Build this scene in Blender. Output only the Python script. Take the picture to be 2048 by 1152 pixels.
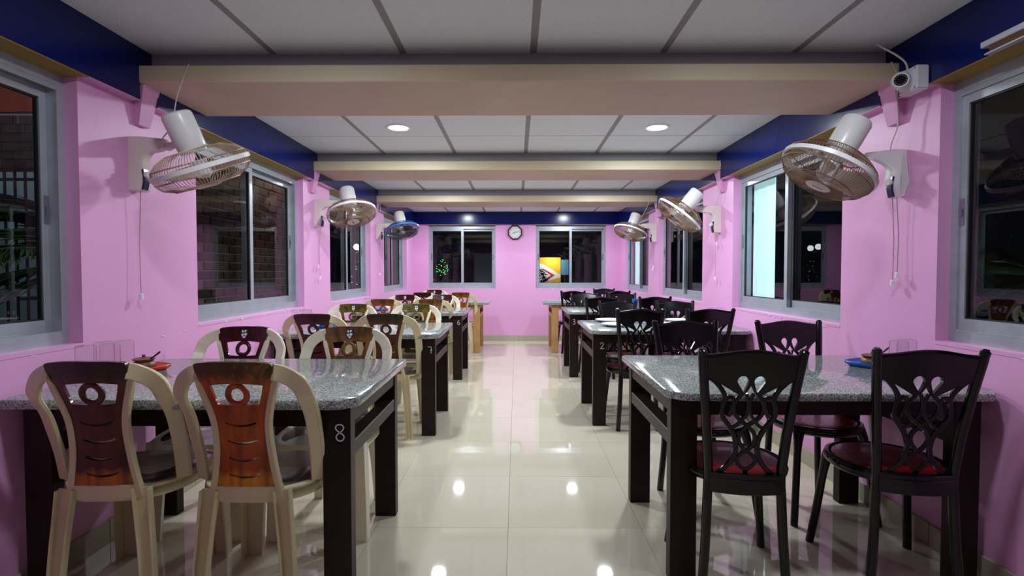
import bpy, bmesh, math, random
from mathutils import Vector, Matrix

random.seed(7)
R = math.radians
SC = bpy.context.scene
COL = SC.collection
for o in list(bpy.data.objects):
    bpy.data.objects.remove(o)

# ---------------------------------------------------------------- camera, world, exposure
cam_d = bpy.data.cameras.new('camera')
cam_d.sensor_width = 36.0
cam_d.lens = 1045 / 2048 * 36
cam_d.clip_start = 0.02
cam = bpy.data.objects.new('camera', cam_d)
COL.objects.link(cam)
cam.location = (0, 0, 1.16)
cam.rotation_euler = (R(90 - 1.699), 0, R(0.4933))
SC.camera = cam
SC.view_settings.view_transform = 'Standard'
SC.view_settings.look = 'None'
SC.view_settings.gamma = 1.0
SC.view_settings.use_curve_mapping = False
SC.view_settings.exposure = 0.0
SC.cycles.transparent_max_bounces = 24
W = bpy.data.worlds.new('night_sky')
SC.world = W
W.use_nodes = True
W.node_tree.nodes['Background'].inputs[0].default_value = (0.10, 0.14, 0.22, 1)
W.node_tree.nodes['Background'].inputs[1].default_value = 0.012
LAMP_WATTS = [8.8, 8.8, 25.0, 25.0, 26.0, 26.0, 25.0, 25.0]
LAMP_COLOR = (0.93, 1.0, 1.06)
# where the recessed lamps hang: (x, y)
LAMPS = [(-0.83, 1.55), (0.98, 1.55), (-0.83, 3.70), (0.985, 3.71), (-0.86, 5.69), (0.98, 5.69), (-0.89, 7.98), (0.86, 7.98)]
CEIL = 2.18
XW, XF = 1.76, 1.71          # wall plane, blue fascia plane
YB, YN = 8.85, -1.4          # far wall, wall behind the camera
ZF = 1.945                   # underside of the fascia

# ---------------------------------------------------------------- materials
def srgb(r, g, b):
    f = lambda c: c / 12.92 if c <= 0.04045 else ((c + 0.055) / 1.055) ** 2.4
    return (f(r / 255), f(g / 255), f(b / 255), 1)

def mat(name, rgb, rough=0.5, metal=0.0, spec=0.5, noise=None, bump=0.0, bscale=60, emit=0.0, coat=0.0):
    """noise = (rgb2, scale, contrast): mixes a second colour by noise in object space"""
    m = bpy.data.materials.new(name)
    m.use_nodes = True
    nt = m.node_tree
    b = nt.nodes['Principled BSDF']
    c = srgb(*rgb)
    b.inputs['Base Color'].default_value = c
    b.inputs['Roughness'].default_value = rough
    b.inputs['Metallic'].default_value = metal
    b.inputs['Specular IOR Level'].default_value = spec
    b.inputs['Coat Weight'].default_value = coat
    b.inputs['Coat Roughness'].default_value = 0.08
    if emit:
        b.inputs['Emission Color'].default_value = c
        b.inputs['Emission Strength'].default_value = emit
    if noise or bump:
        tc = nt.nodes.new('ShaderNodeTexCoord')
    if noise:
        n = nt.nodes.new('ShaderNodeTexNoise')
        n.inputs['Scale'].default_value = noise[1]
        n.inputs['Detail'].default_value = 6
        r_ = nt.nodes.new('ShaderNodeValToRGB')
        k = noise[2]
        r_.color_ramp.elements[0].position = 0.5 - k
        r_.color_ramp.elements[1].position = 0.5 + k
        r_.color_ramp.elements[0].color = c
        r_.color_ramp.elements[1].color = srgb(*noise[0])
        nt.links.new(tc.outputs['Object'], n.inputs['Vector'])
        nt.links.new(n.outputs['Fac'], r_.inputs['Fac'])
        nt.links.new(r_.outputs['Color'], b.inputs['Base Color'])
    if bump:
        n2 = nt.nodes.new('ShaderNodeTexNoise')
        n2.inputs['Scale'].default_value = bscale
        n2.inputs['Detail'].default_value = 4
        bp = nt.nodes.new('ShaderNodeBump')
        bp.inputs['Strength'].default_value = bump
        bp.inputs['Distance'].default_value = 0.01
        nt.links.new(tc.outputs['Object'], n2.inputs['Vector'])
        nt.links.new(n2.outputs['Fac'], bp.inputs['Height'])
        nt.links.new(bp.outputs['Normal'], b.inputs['Normal'])
    return m

def glass_mat(name, tint=(1, 1, 1), edge=0.0, fres=0.06):
    """clear thin glass: lets light straight through and mirrors by Fresnel"""
    m = bpy.data.materials.new(name)
    m.use_nodes = True
    nt = m.node_tree
    nt.nodes.remove(nt.nodes['Principled BSDF'])
    out = nt.nodes['Material Output']
    tr = nt.nodes.new('ShaderNodeBsdfTransparent')
    tr.inputs['Color'].default_value = (*tint, 1)
    gl = nt.nodes.new('ShaderNodeBsdfGlossy')
    gl.inputs['Roughness'].default_value = 0.0
    # Schlick reflectance, the same from both faces of the sheet
    fw = nt.nodes.new('ShaderNodeLayerWeight')
    fw.inputs['Blend'].default_value = 0.5
    pw = nt.nodes.new('ShaderNodeMath')
    pw.operation = 'POWER'
    pw.inputs[1].default_value = 5.0
    ma = nt.nodes.new('ShaderNodeMath')
    ma.operation = 'MULTIPLY_ADD'
    ma.inputs[1].default_value = 1 - fres
    ma.inputs[2].default_value = fres
    nt.links.new(fw.outputs['Facing'], pw.inputs[0])
    nt.links.new(pw.outputs[0], ma.inputs[0])
    mx = nt.nodes.new('ShaderNodeMixShader')
    nt.links.new(ma.outputs[0], mx.inputs[0])
    src = tr
    if edge:
        lw = nt.nodes.new('ShaderNodeLayerWeight')
        lw.inputs['Blend'].default_value = 0.35
        rp = nt.nodes.new('ShaderNodeValToRGB')
        rp.color_ramp.elements[0].position = 0.45
        rp.color_ramp.elements[0].color = (*tint, 1)
        rp.color_ramp.elements[1].position = 1.0
        rp.color_ramp.elements[1].color = (1 - edge, 1 - edge, 1 - edge, 1)
        nt.links.new(lw.outputs['Facing'], rp.inputs['Fac'])
        nt.links.new(rp.outputs['Color'], tr.inputs['Color'])
    nt.links.new(src.outputs[0], mx.inputs[1])
    nt.links.new(gl.outputs[0], mx.inputs[2])
    nt.links.new(mx.outputs[0], out.inputs['Surface'])
    return m

def granite_mat():
    m = mat('grey_granite', (120, 122, 124), 0.09, spec=0.42)
    nt = m.node_tree
    b = nt.nodes['Principled BSDF']
    tc = nt.nodes.new('ShaderNodeTexCoord')
    v = nt.nodes.new('ShaderNodeTexVoronoi')
    v.inputs['Scale'].default_value = 270
    v.inputs['Randomness'].default_value = 1
    n = nt.nodes.new('ShaderNodeTexNoise')
    n.inputs['Scale'].default_value = 130
    n.inputs['Detail'].default_value = 8
    n.inputs['Roughness'].default_value = 0.75
    mx = nt.nodes.new('ShaderNodeMix')
    mx.data_type = 'RGBA'
    mx.inputs['Factor'].default_value = 0.55
    rp = nt.nodes.new('ShaderNodeValToRGB')
    rp.color_ramp.elements[0].position = 0.30
    rp.color_ramp.elements[0].color = srgb(58, 63, 64)
    rp.color_ramp.elements[1].position = 0.72
    rp.color_ramp.elements[1].color = srgb(206, 213, 210)
    e = rp.color_ramp.elements.new(0.47)
    e.color = srgb(132, 139, 138)
    nt.links.new(tc.outputs['Object'], v.inputs['Vector'])
    nt.links.new(tc.outputs['Object'], n.inputs['Vector'])
    nt.links.new(v.outputs['Color'], mx.inputs['A'])
    nt.links.new(n.outputs['Fac'], mx.inputs['B'])
    nt.links.new(mx.outputs['Result'], rp.inputs['Fac'])
    nt.links.new(rp.outputs['Color'], b.inputs['Base Color'])
    return m

def panel_mat(name, base, mid, foot, top, glow=None):
    """printed plastic panel of a chair back: dark streaks, glow colour low down, colours run along object z"""
    m = mat(name, base, 0.26, spec=0.4, coat=0.1)
    nt = m.node_tree
    b = nt.nodes['Principled BSDF']
    tc = nt.nodes.new('ShaderNodeTexCoord')
    sep = nt.nodes.new('ShaderNodeSeparateXYZ')
    nt.links.new(tc.outputs['Object'], sep.inputs[0])
    n = nt.nodes.new('ShaderNodeTexNoise')
    n.inputs['Scale'].default_value = 9
    n.inputs['Detail'].default_value = 4
    n.inputs['Distortion'].default_value = 1.2
    nt.links.new(tc.outputs['Object'], n.inputs['Vector'])
    ad = nt.nodes.new('ShaderNodeMath')
    ad.operation = 'MULTIPLY_ADD'
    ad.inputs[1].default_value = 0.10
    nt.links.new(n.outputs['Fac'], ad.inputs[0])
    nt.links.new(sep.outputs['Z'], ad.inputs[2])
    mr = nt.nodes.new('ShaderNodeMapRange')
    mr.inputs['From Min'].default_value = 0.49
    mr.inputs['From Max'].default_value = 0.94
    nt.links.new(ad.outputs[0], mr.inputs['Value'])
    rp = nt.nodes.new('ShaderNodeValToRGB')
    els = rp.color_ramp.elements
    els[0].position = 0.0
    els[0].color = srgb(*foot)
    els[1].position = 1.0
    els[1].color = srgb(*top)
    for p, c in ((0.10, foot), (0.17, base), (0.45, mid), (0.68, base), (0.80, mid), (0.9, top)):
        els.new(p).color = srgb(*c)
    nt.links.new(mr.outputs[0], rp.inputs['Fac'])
    # upright dark streaks, and yellow flames near the crown and the foot
    mp = nt.nodes.new('ShaderNodeMapping')
    mp.inputs['Scale'].default_value = (34, 34, 2.5)
    st = nt.nodes.new('ShaderNodeTexNoise')
    st.inputs['Scale'].default_value = 1.0
    st.inputs['Detail'].default_value = 3
    nt.links.new(tc.outputs['Object'], mp.inputs['Vector'])
    nt.links.new(mp.outputs[0], st.inputs['Vector'])
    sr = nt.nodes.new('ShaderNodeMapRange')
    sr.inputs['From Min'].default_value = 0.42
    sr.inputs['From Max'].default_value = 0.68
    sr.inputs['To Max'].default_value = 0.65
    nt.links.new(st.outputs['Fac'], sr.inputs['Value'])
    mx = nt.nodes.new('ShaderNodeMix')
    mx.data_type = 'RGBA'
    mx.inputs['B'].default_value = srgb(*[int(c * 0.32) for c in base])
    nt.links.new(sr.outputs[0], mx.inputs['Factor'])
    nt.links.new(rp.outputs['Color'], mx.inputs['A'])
    last = mx.outputs['Result']
    if glow:
        fl = nt.nodes.new('ShaderNodeTexNoise')
        fl.inputs['Scale'].default_value = 13
        fl.inputs['Detail'].default_value = 3
        fl.inputs['Distortion'].default_value = 1.5
        nt.links.new(tc.outputs['Object'], fl.inputs['Vector'])
        fr = nt.nodes.new('ShaderNodeMapRange')
        fr.inputs['From Min'].default_value = 0.54
        fr.inputs['From Max'].default_value = 0.70
        fr.inputs['To Max'].default_value = 0.5
        nt.links.new(fl.outputs['Fac'], fr.inputs['Value'])
        top_m = nt.nodes.new('ShaderNodeMapRange')
        top_m.inputs['From Min'].default_value = 0.80
        top_m.inputs['From Max'].default_value = 0.84
        nt.links.new(sep.outputs['Z'], top_m.inputs['Value'])
        mul = nt.nodes.new('ShaderNodeMath')
        mul.operation = 'MULTIPLY'
        nt.links.new(fr.outputs[0], mul.inputs[0])
        nt.links.new(top_m.outputs[0], mul.inputs[1])
        m2 = nt.nodes.new('ShaderNodeMix')
        m2.data_type = 'RGBA'
        m2.inputs['B'].default_value = srgb(*glow)
        nt.links.new(mul.outputs[0], m2.inputs['Factor'])
        nt.links.new(last, m2.inputs['A'])
        last = m2.outputs['Result']
    nt.links.new(last, b.inputs['Base Color'])
    return m

M = {}
M['pink'] = mat('pink_paint', (224, 162, 211), 0.42, spec=0.35, noise=((228, 167, 214), 3, 0.3), bump=0.04, bscale=30)
M['blue'] = mat('royal_blue_paint', (4, 20, 88), 0.2, spec=0.33, bump=0.02, bscale=20)
M['yellow'] = mat('mustard_paint', (150, 122, 30), 0.5)
M['tile_white'] = mat('ceiling_board', (232, 238, 238), 0.85, noise=((222, 229, 230), 90, 0.2), bump=0.25, bscale=140)
M['t_bar'] = mat('ceiling_grid_paint', (150, 146, 146), 0.6)
M['cavity'] = mat('dark_cavity', (70, 68, 70), 0.9)
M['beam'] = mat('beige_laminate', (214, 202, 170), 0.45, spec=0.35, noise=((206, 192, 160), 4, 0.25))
M['beam_under'] = mat('beam_underside_brown', (202, 180, 158), 0.5, spec=0.3, noise=((194, 172, 149), 4, 0.25))
M['neck'] = mat('grey_paint', (165, 166, 172), 0.6)
M['floor'] = mat('cream_vitrified_tile', (205, 199, 180), 0.03, spec=0.5, noise=((197, 190, 169), 2.2, 0.35))
M['floor2'] = mat('cream_vitrified_tile_paler', (208, 202, 183), 0.035, spec=0.5, noise=((200, 193, 173), 2.6, 0.35))
M['grout'] = mat('tile_grout', (176, 164, 140), 0.8)
M['skirt'] = mat('skirting_tile', (176, 168, 148), 0.25)
M['alu'] = mat('brushed_aluminium', (182, 190, 198), 0.35, metal=0.4, noise=((164, 172, 180), 14, 0.3))
M['alu_dark'] = mat('window_gasket', (28, 30, 32), 0.5)
M['latch'] = mat('chrome_latch', (170, 176, 190), 0.25, metal=0.9)
M['glass'] = glass_mat('window_glass', (0.93, 0.96, 0.96))
M['tumbler'] = glass_mat('tumbler_glass', (0.97, 0.97, 0.97), edge=0.55, fres=0.05)
M['granite'] = granite_mat()
M['darkwood'] = mat('dark_stained_wood', (42, 28, 24), 0.4, spec=0.2, noise=((30, 20, 18), 12, 0.3), bump=0.05, bscale=50)
M['rawwood'] = mat('unpainted_wood', (196, 152, 98), 0.6, noise=((168, 124, 78), 8, 0.3), bump=0.08, bscale=40)
M['chalk'] = mat('white_paint_number', (232, 232, 232), 0.7)
M['cream'] = mat('cream_plastic', (222, 214, 174), 0.32, spec=0.45, noise=((208, 198, 154), 6, 0.3), coat=0.1)
M['cream_lit'] = mat('cream_plastic_lit', (236, 232, 210), 0.3, spec=0.45, noise=((226, 220, 194), 6, 0.3), coat=0.1)  # same cream plastic, paler to paint in the light on camera-facing chairs
M['seat_brown'] = mat('taupe_seat_print', (112, 98, 82), 0.22, noise=((86, 72, 60), 7, 0.25), coat=0.3)
M['p_amber'] = panel_mat('amber_panel', (172, 68, 18), (190, 92, 24), (226, 150, 16), (84, 54, 18), (196, 150, 16))
M['p_dark'] = panel_mat('dark_brown_panel', (82, 34, 16), (96, 48, 18), (190, 112, 16), (48, 36, 14))
M['p_maroon'] = panel_mat('maroon_panel', (66, 14, 18), (74, 18, 20), (84, 30, 20), (58, 12, 16))
M['p_choc'] = panel_mat('chocolate_panel', (128, 86, 46), (140, 98, 54), (150, 104, 46), (108, 72, 46))
M['p_olive'] = panel_mat('olive_panel', (84, 74, 18), (106, 92, 22), (130, 100, 22), (76, 70, 20), (128, 124, 26))
M['p_ochre'] = panel_mat('ochre_panel', (146, 86, 18), (160, 104, 26), (180, 120, 20), (112, 70, 20), (70, 42, 16))
M['sticker'] = mat('silver_sticker', (225, 226, 232), 0.4)
M['stickerdark'] = mat('black_sticker', (22, 20, 26), 0.4)
M['black'] = mat('black_plastic', (8, 8, 10), 0.16, spec=0.46)
M['red'] = mat('red_seat_vinyl', (150, 14, 24), 0.2, spec=0.5, noise=((118, 8, 18), 120, 0.2), bump=0.35, bscale=160, coat=0.3)
M['fanwhite'] = mat('white_fan_plastic', (232, 232, 232), 0.3)
M['fancream'] = mat('cream_fan_plastic', (224, 212, 206), 0.35)
M['wire'] = mat('rusty_cream_wire', (226, 212, 194), 0.5, noise=((140, 98, 62), 9, 0.16))
M['wire_rust'] = mat('rusty_brown_wire', (158, 128, 98), 0.5, noise=((92, 60, 38), 9, 0.22))
M['wire_dark'] = mat('dark_wire', (72, 66, 72), 0.4)
M['blade_pale'] = mat('beige_fan_blade', (190, 172, 154), 0.35)
M['blade_dark'] = mat('dark_blue_fan_blade', (40, 42, 66), 0.3)
M['ring_blue'] = mat('bright_blue_rim', (58, 120, 214), 0.3)
M['hub'] = mat('beige_hub_disc', (212, 194, 180), 0.4)
M['navy'] = mat('navy_switch_panel', (22, 28, 66), 0.3)
M['cord'] = mat('grey_cord', (150, 128, 120), 0.7)
M['cable'] = mat('white_cable', (214, 206, 198), 0.5)
M['maroon_wood'] = mat('maroon_clock_case', (86, 18, 26), 0.25, coat=0.4)
M['dial'] = mat('clock_dial', (226, 230, 228), 0.5)
M['inkblack'] = mat('black_print', (14, 14, 16), 0.5)
M['lens'] = mat('black_lens', (10, 10, 12), 0.1, coat=0.5)
M['led'] = mat('infrared_led', (120, 122, 124), 0.3)
M['cctv'] = mat('white_camera_plastic', (222, 224, 228), 0.35)
M['orange'] = mat('orange_plastic', (226, 74, 16), 0.35)
M['bluetray'] = mat('blue_plastic', (20, 96, 196), 0.35)
M['clay'] = mat('brown_clay', (124, 84, 56), 0.4, noise=((90, 58, 40), 20, 0.3))
M['clay_lid'] = mat('dark_clay_lid', (92, 62, 46), 0.4)
M['spoon'] = mat('dark_spoon', (46, 30, 30), 0.4)
M['plate'] = mat('white_melamine', (236, 238, 240), 0.18)
M['leafprint'] = mat('grey_leaf_print', (70, 74, 80), 0.4)
M['lampglow'] = mat('lamp_diffuser', (255, 255, 255), 0.5, emit=7.0)
M['lamprim'] = mat('white_lamp_rim', (238, 238, 238), 0.5)
M['batten'] = mat('grey_batten', (176, 178, 186), 0.5)
M['chip'] = mat('bare_plaster', (234, 226, 226), 0.9)
M['ext_ground'] = mat('dark_concrete', (52, 50, 48), 0.9, noise=((40, 39, 38), 4, 0.3))
M['brick_a'] = mat('brown_brick', (78, 60, 50), 0.85, noise=((62, 48, 42), 20, 0.3), bump=0.3, bscale=40)
M['brick_b'] = mat('grey_brick', (66, 58, 56), 0.85, noise=((52, 46, 46), 20, 0.3), bump=0.3, bscale=40)
M['brick_c'] = mat('dark_brick', (54, 44, 42), 0.85, noise=((42, 36, 34), 20, 0.3), bump=0.3, bscale=40)
M['mortar'] = mat('brick_mortar', (124, 106, 92), 0.95)
M['ext_white'] = mat('pale_blue_wall', (176, 198, 208), 0.8)
M['ext_red'] = mat('rust_red_band', (150, 50, 30), 0.8)
M['grille'] = mat('dark_iron_grille', (42, 40, 40), 0.5)
M['palm'] = mat('palm_green', (46, 74, 40), 0.45, noise=((62, 92, 48), 6, 0.3))
M['palmstem'] = mat('palm_stem', (70, 70, 44), 0.6)
M['trunk'] = mat('palm_trunk', (84, 70, 56), 0.9, bump=0.4, bscale=30)
M['bush'] = mat('dark_bush', (30, 44, 26), 0.7)
M['signyellow'] = mat('sign_yellow', (236, 190, 30), 0.6)
M['signwhite'] = mat('sign_white', (236, 240, 246), 0.6)
M['signred'] = mat('sign_red', (196, 50, 44), 0.6)
M['signblue'] = mat('sign_blue', (84, 150, 186), 0.6)
M['sheet_glow'] = mat('white_flex_added_glow', (196, 236, 238), 0.6, emit=0.50)  # emission makes the white sheets look lit; they are no lamps
M['globe'] = mat('lit_globe', (250, 252, 255), 0.5, emit=9.0)
for nm, c in (('green', (40, 235, 90)), ('amber', (255, 190, 70)), ('blue', (80, 110, 255)), ('red', (255, 70, 60)), ('lime', (210, 255, 90))):
    M['bulb_' + nm] = mat('lit_bulb_' + nm, c, 0.5, emit=6.0)

# ---------------------------------------------------------------- mesh helpers
def box(bm, x0, x1, y0, y1, z0, z1, mi=0):
    vs = [bm.verts.new((x, y, z)) for z in (z0, z1) for y in (y0, y1) for x in (x0, x1)]
    for q in ((0, 2, 3, 1), (4, 5, 7, 6), (0, 1, 5, 4), (1, 3, 7, 5), (3, 2, 6, 7), (2, 0, 4, 6)):
        f = bm.faces.new([vs[i] for i in q])
        f.material_index = mi
    return vs

def frame_of(t, ref):
    t = t.normalized()
    n = ref - t * ref.dot(t)
    if n.length < 1e-5:
        n = Vector((1, 0, 0)) - t * t.x
        if n.length < 1e-5:
            n = Vector((0, 1, 0))
    n.normalize()
    return t, n, t.cross(n)

def smooth_pts(pts, k=6):
    """Catmull-Rom through the points"""
    P = [Vector(p) for p in pts]
    if len(P) < 3:
        return P
    out = []
    for i in range(len(P) - 1):
        a = P[i - 1] if i else P[0] * 2 - P[1]
        b, c = P[i], P[i + 1]
        d = P[i + 2] if i + 2 < len(P) else P[-1] * 2 - P[-2]
        for j in range(k):
            t = j / k
            out.append(0.5 * ((2 * b) + (c - a) * t + (2 * a - 5 * b + 4 * c - d) * t * t + (3 * b - a - 3 * c + d) * t ** 3))
    out.append(P[-1])
    return out

def tube(bm, pts, r, n=6, cap=True, closed=False, ref=None):
    P = [Vector(p) for p in pts]
    N = len(P)
    rings = []
    prev = Vector(ref) if ref is not None else Vector((0.31, 0.17, 0.93))
    for i, p in enumerate(P):
        a = P[(i - 1) % N] if (closed or i) else P[0]
        b = P[(i + 1) % N] if (closed or i < N - 1) else P[-1]
        t, u, v = frame_of(b - a, prev)
        prev = u
        rr = r[i] if isinstance(r, (list, tuple)) else r
        rings.append([bm.verts.new(p + (u * math.cos(2 * math.pi * k / n) + v * math.sin(2 * math.pi * k / n)) * rr) for k in range(n)])
    for i in range(N if closed else N - 1):
        A, B = rings[i], rings[(i + 1) % N]
        for k in range(n):
            bm.faces.new((A[k], A[(k + 1) % n], B[(k + 1) % n], B[k]))
    if cap and not closed:
        bm.faces.new(rings[0][::-1])
        bm.faces.new(rings[-1])

def ribbon(bm, pts, width, thick, ref, chamfer=0.25):
    """flat bar along the points; ref = direction of its thickness (a vector or one per point)"""
    P = [Vector(p) for p in pts]
    N = len(P)
    rings = []
    for i, p in enumerate(P):
        rf = Vector(ref[i]) if isinstance(ref[0], (tuple, Vector)) else Vector(ref)
        t, n, s = frame_of(P[min(i + 1, N - 1)] - P[max(i - 1, 0)], rf)
        w = (width[i] if isinstance(width, (list, tuple)) else width) / 2
        h = (thick[i] if isinstance(thick, (list, tuple)) else thick) / 2
        c = min(w, h) * chamfer
        prof = [(w, h - c), (w - c, h), (-w + c, h), (-w, h - c), (-w, -h + c), (-w + c, -h), (w - c, -h), (w, -h + c)]
        rings.append([bm.verts.new(p + s * a + n * b) for a, b in prof])
    for i in range(N - 1):
        A, B = rings[i], rings[i + 1]
        for k in range(8):
            bm.faces.new((A[k], B[k], B[(k + 1) % 8], A[(k + 1) % 8]))
    bm.faces.new(rings[0])
    bm.faces.new(rings[-1][::-1])

def lathe(bm, prof, n=24, axis=None, origin=None, cap=False):
    """revolve (r, z) about z, then map z onto axis at origin"""
    mtx = Matrix.Identity(4)
    if axis is not None:
        mtx = Vector((0, 0, 1)).rotation_difference(Vector(axis)).to_matrix().to_4x4()
    if origin is not None:
        mtx = Matrix.Translation(Vector(origin)) @ mtx
    rings = []
    for r, z in prof:
        if r < 1e-6:
            rings.append([bm.verts.new(mtx @ Vector((0, 0, z)))])
        else:
            rings.append([bm.verts.new(mtx @ Vector((r * math.cos(2 * math.pi * k / n), r * math.sin(2 * math.pi * k / n), z))) for k in range(n)])
    for A, B in zip(rings, rings[1:]):
        for k in range(n):
            a, b = A[k % len(A)], A[(k + 1) % len(A)]
            c, d = B[(k + 1) % len(B)], B[k % len(B)]
            q = []
            for v in (a, b, c, d):
                if v not in q:
                    q.append(v)
            if len(q) > 2:
                bm.faces.new(q)
    if cap:
        for rg, rev in ((rings[0], True), (rings[-1], False)):
            if len(rg) > 2:
                bm.faces.new(rg[::-1] if rev else rg)

def prism(bm, poly, z0, z1, chamf=0.0, mi=0):
    """polygon (x, y) counter-clockwise extruded z0..z1 with a small chamfer on the top edge"""
    def inset(c):
        if c == 0:
            return poly
        cx = sum(p[0] for p in poly) / len(poly)
        cy = sum(p[1] for p in poly) / len(poly)
        out = []
        for x, y in poly:
            d = math.hypot(x - cx, y - cy)
            out.append((x - (x - cx) / d * c, y - (y - cy) / d * c))
        return out
    levels = [(z0, 0), (z1, 0)] if not chamf else [(z0, chamf * .6), (z0 + chamf * .6, 0), (z1 - chamf, 0), (z1 - chamf * .3, chamf * .3), (z1, chamf)]
    rings = [[bm.verts.new((x, y, z)) for x, y in inset(c)] for z, c in levels]
    n = len(poly)
    for A, B in zip(rings, rings[1:]):
        for k in range(n):
            bm.faces.new((A[k], A[(k + 1) % n], B[(k + 1) % n], B[k])).material_index = mi
    bm.faces.new(rings[0][::-1]).material_index = mi
    bm.faces.new(rings[-1]).material_index = mi

def build(name, bm, m, parent=None, smooth=None, loc=None):
    me = bpy.data.meshes.new(name)
    bmesh.ops.recalc_face_normals(bm, faces=bm.faces)
    bm.to_mesh(me)
    bm.free()
    return link_mesh(name, me, m, parent, smooth, loc)

def link_mesh(name, me, m, parent=None, smooth=None, loc=None):
    for mm in (m if isinstance(m, (list, tuple)) else [m]):
        me.materials.append(mm)
    if smooth:
        for p in me.polygons:
            p.use_smooth = True
        if smooth is not True:
            try:
                me.set_sharp_from_angle(angle=R(smooth))
            except Exception:
                pass
    o = bpy.data.objects.new(name, me)
    COL.objects.link(o)
    if parent is not None:
        o.parent = parent
    if loc is not None:
        o.location = loc
    return o

def boxobj(name, dims, m, parent=None, bevel=0.0):
    bm = bmesh.new()
    box(bm, *dims)
    if bevel:
        bmesh.ops.bevel(bm, geom=list(bm.edges), offset=bevel, segments=1, affect='EDGES')
    return build(name, bm, m, parent)

def fill2d(loops, half):
    """solid plate in x-y from closed loops (holes by even-odd), thickness 2*half along z"""
    cu = bpy.data.curves.new('outline', 'CURVE')
    cu.dimensions = '2D'
    cu.fill_mode = 'BOTH'
    cu.extrude = half
    for lp in loops:
        s = cu.splines.new('POLY')
        s.points.add(len(lp) - 1)
        for q, p in zip(s.points, lp):
            q.co = (p[0], p[1], 0, 1)
        s.use_cyclic_u = True
    ob = bpy.data.objects.new('outline', cu)
    COL.objects.link(ob)
    dg = bpy.context.evaluated_depsgraph_get()
    me = bpy.data.meshes.new_from_object(ob.evaluated_get(dg))
    bpy.data.objects.remove(ob)
    bpy.data.curves.remove(cu)
    return me

def refine(me, du, dw):
    """cut a flat plate into columns and rows so that it can be bent"""
    b = bmesh.new()
    b.from_mesh(me)
    bpy.data.meshes.remove(me)
    for ax, st in ((0, du), (1, dw)):
        lo = min(v.co[ax] for v in b.verts)
        hi = max(v.co[ax] for v in b.verts)
        c = math.ceil(lo / st) * st + 0.0003
        nrm = (1, 0, 0) if ax == 0 else (0, 1, 0)
        while c < hi - 0.001:
            bmesh.ops.bisect_plane(b, geom=b.verts[:] + b.edges[:] + b.faces[:], dist=1e-6, plane_co=(c * nrm[0], c * nrm[1], 0), plane_no=nrm)
            c += st
    me = bpy.data.meshes.new('plate')
    b.to_mesh(me)
    b.free()
    return me

def thing(name, label, cat, loc=(0, 0, 0), rz=0.0, group=None):
    o = bpy.data.objects.new(name, None)
    o.empty_display_size = 0.1
    COL.objects.link(o)
    o.location = loc
    o.rotation_euler = (0, 0, rz)
    return tag(o, label, cat, group)

def tag(o, label, cat, group=None):
    o['label'] = label
    o['category'] = cat
    if group:
        o['group'] = group
    return o

def struct(o):
    o['kind'] = 'structure'
    return o

def kids(o):
    return [c for c in bpy.data.objects if c.parent is o]

def dup(o, loc=None, rz=None, label=None, parent=None):
    c = o.copy()
    COL.objects.link(c)
    if parent is not None:
        c.parent = parent
    for k in kids(o):
        dup(k, parent=c)
    if loc is not None:
        c.location = loc
    if rz is not None:
        c.rotation_euler = (0, 0, rz)
    if label is not None:
        c['label'] = label
    return c

# ---------------------------------------------------------------- the room shell
# floor: a screed with every vitrified tile laid on it
fl = struct(boxobj('floor', (-2.0, 2.0, YN, YB + 0.1, -0.12, -0.004), M['grout']))
TX, TY = 0.603, 0.600
tb = bmesh.new()
box(tb, -TX / 2 + 0.0007, TX / 2 - 0.0007, -TY / 2 + 0.0007, TY / 2 - 0.0007, -0.004, 0.0)
t_me = bpy.data.meshes.new('floor_tile')
bmesh.ops.recalc_face_normals(tb, faces=tb.faces)
tb.to_mesh(t_me)
tb.free()
t_me.materials.append(M['floor'])
t_me2 = t_me.copy()
t_me2.materials[0] = M['floor2']
for j in range(17):
    for i in range(-3, 3):
        y = 2.344 + TY * (j - 6) + TY / 2
        if y - TY / 2 > YB or y + TY / 2 < YN:
            continue
        o = bpy.data.objects.new('floor_tile', t_me2 if random.random() < 0.4 else t_me)
        COL.objects.link(o)
        o.parent = fl
        o.location = (-0.038 + TX * i + TX / 2, y, 0)

# ceiling: slab, T grid, boards between the beams
BEAMS = [(2.38, 2.90), (4.42, 4.93), (6.40, 6.95)]
ce = struct(boxobj('ceiling', (-2.0, 2.0, YN, YB + 0.1, CEIL + 0.03, CEIL + 0.12), M['cavity']))
gx = [-1.745, -1.135, -0.527, 0.078, 0.680, 1.288, 1.745]
gy = [3.935 + 0.6 * k for k in range(-9, 9)]
bm_cache = {}
def board(x0, x1, y0, y1):
    key = (round(x1 - x0, 3), round(y1 - y0, 3))
    if key not in bm_cache:
        b = bmesh.new()
        w, d = key[0] / 2, key[1] / 2
        box(b, -w, w, -d, d, 0.0, 0.02)
        me = bpy.data.meshes.new('ceiling_tile')
        bmesh.ops.recalc_face_normals(b, faces=b.faces)
        b.to_mesh(me)
        b.free()
        me.materials.append(M['tile_white'])
        bm_cache[key] = me
    o = bpy.data.objects.new('ceiling_tile', bm_cache[key])
    COL.objects.link(o)
    o.parent = ce
    o.location = ((x0 + x1) / 2, (y0 + y1) / 2, CEIL)
bays = [(YN, BEAMS[0][0] + 0.09), (BEAMS[0][1] - 0.09, BEAMS[1][0] + 0.09), (BEAMS[1][1] - 0.09, BEAMS[2][0] + 0.09), (BEAMS[2][1] - 0.09, YB)]
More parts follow.
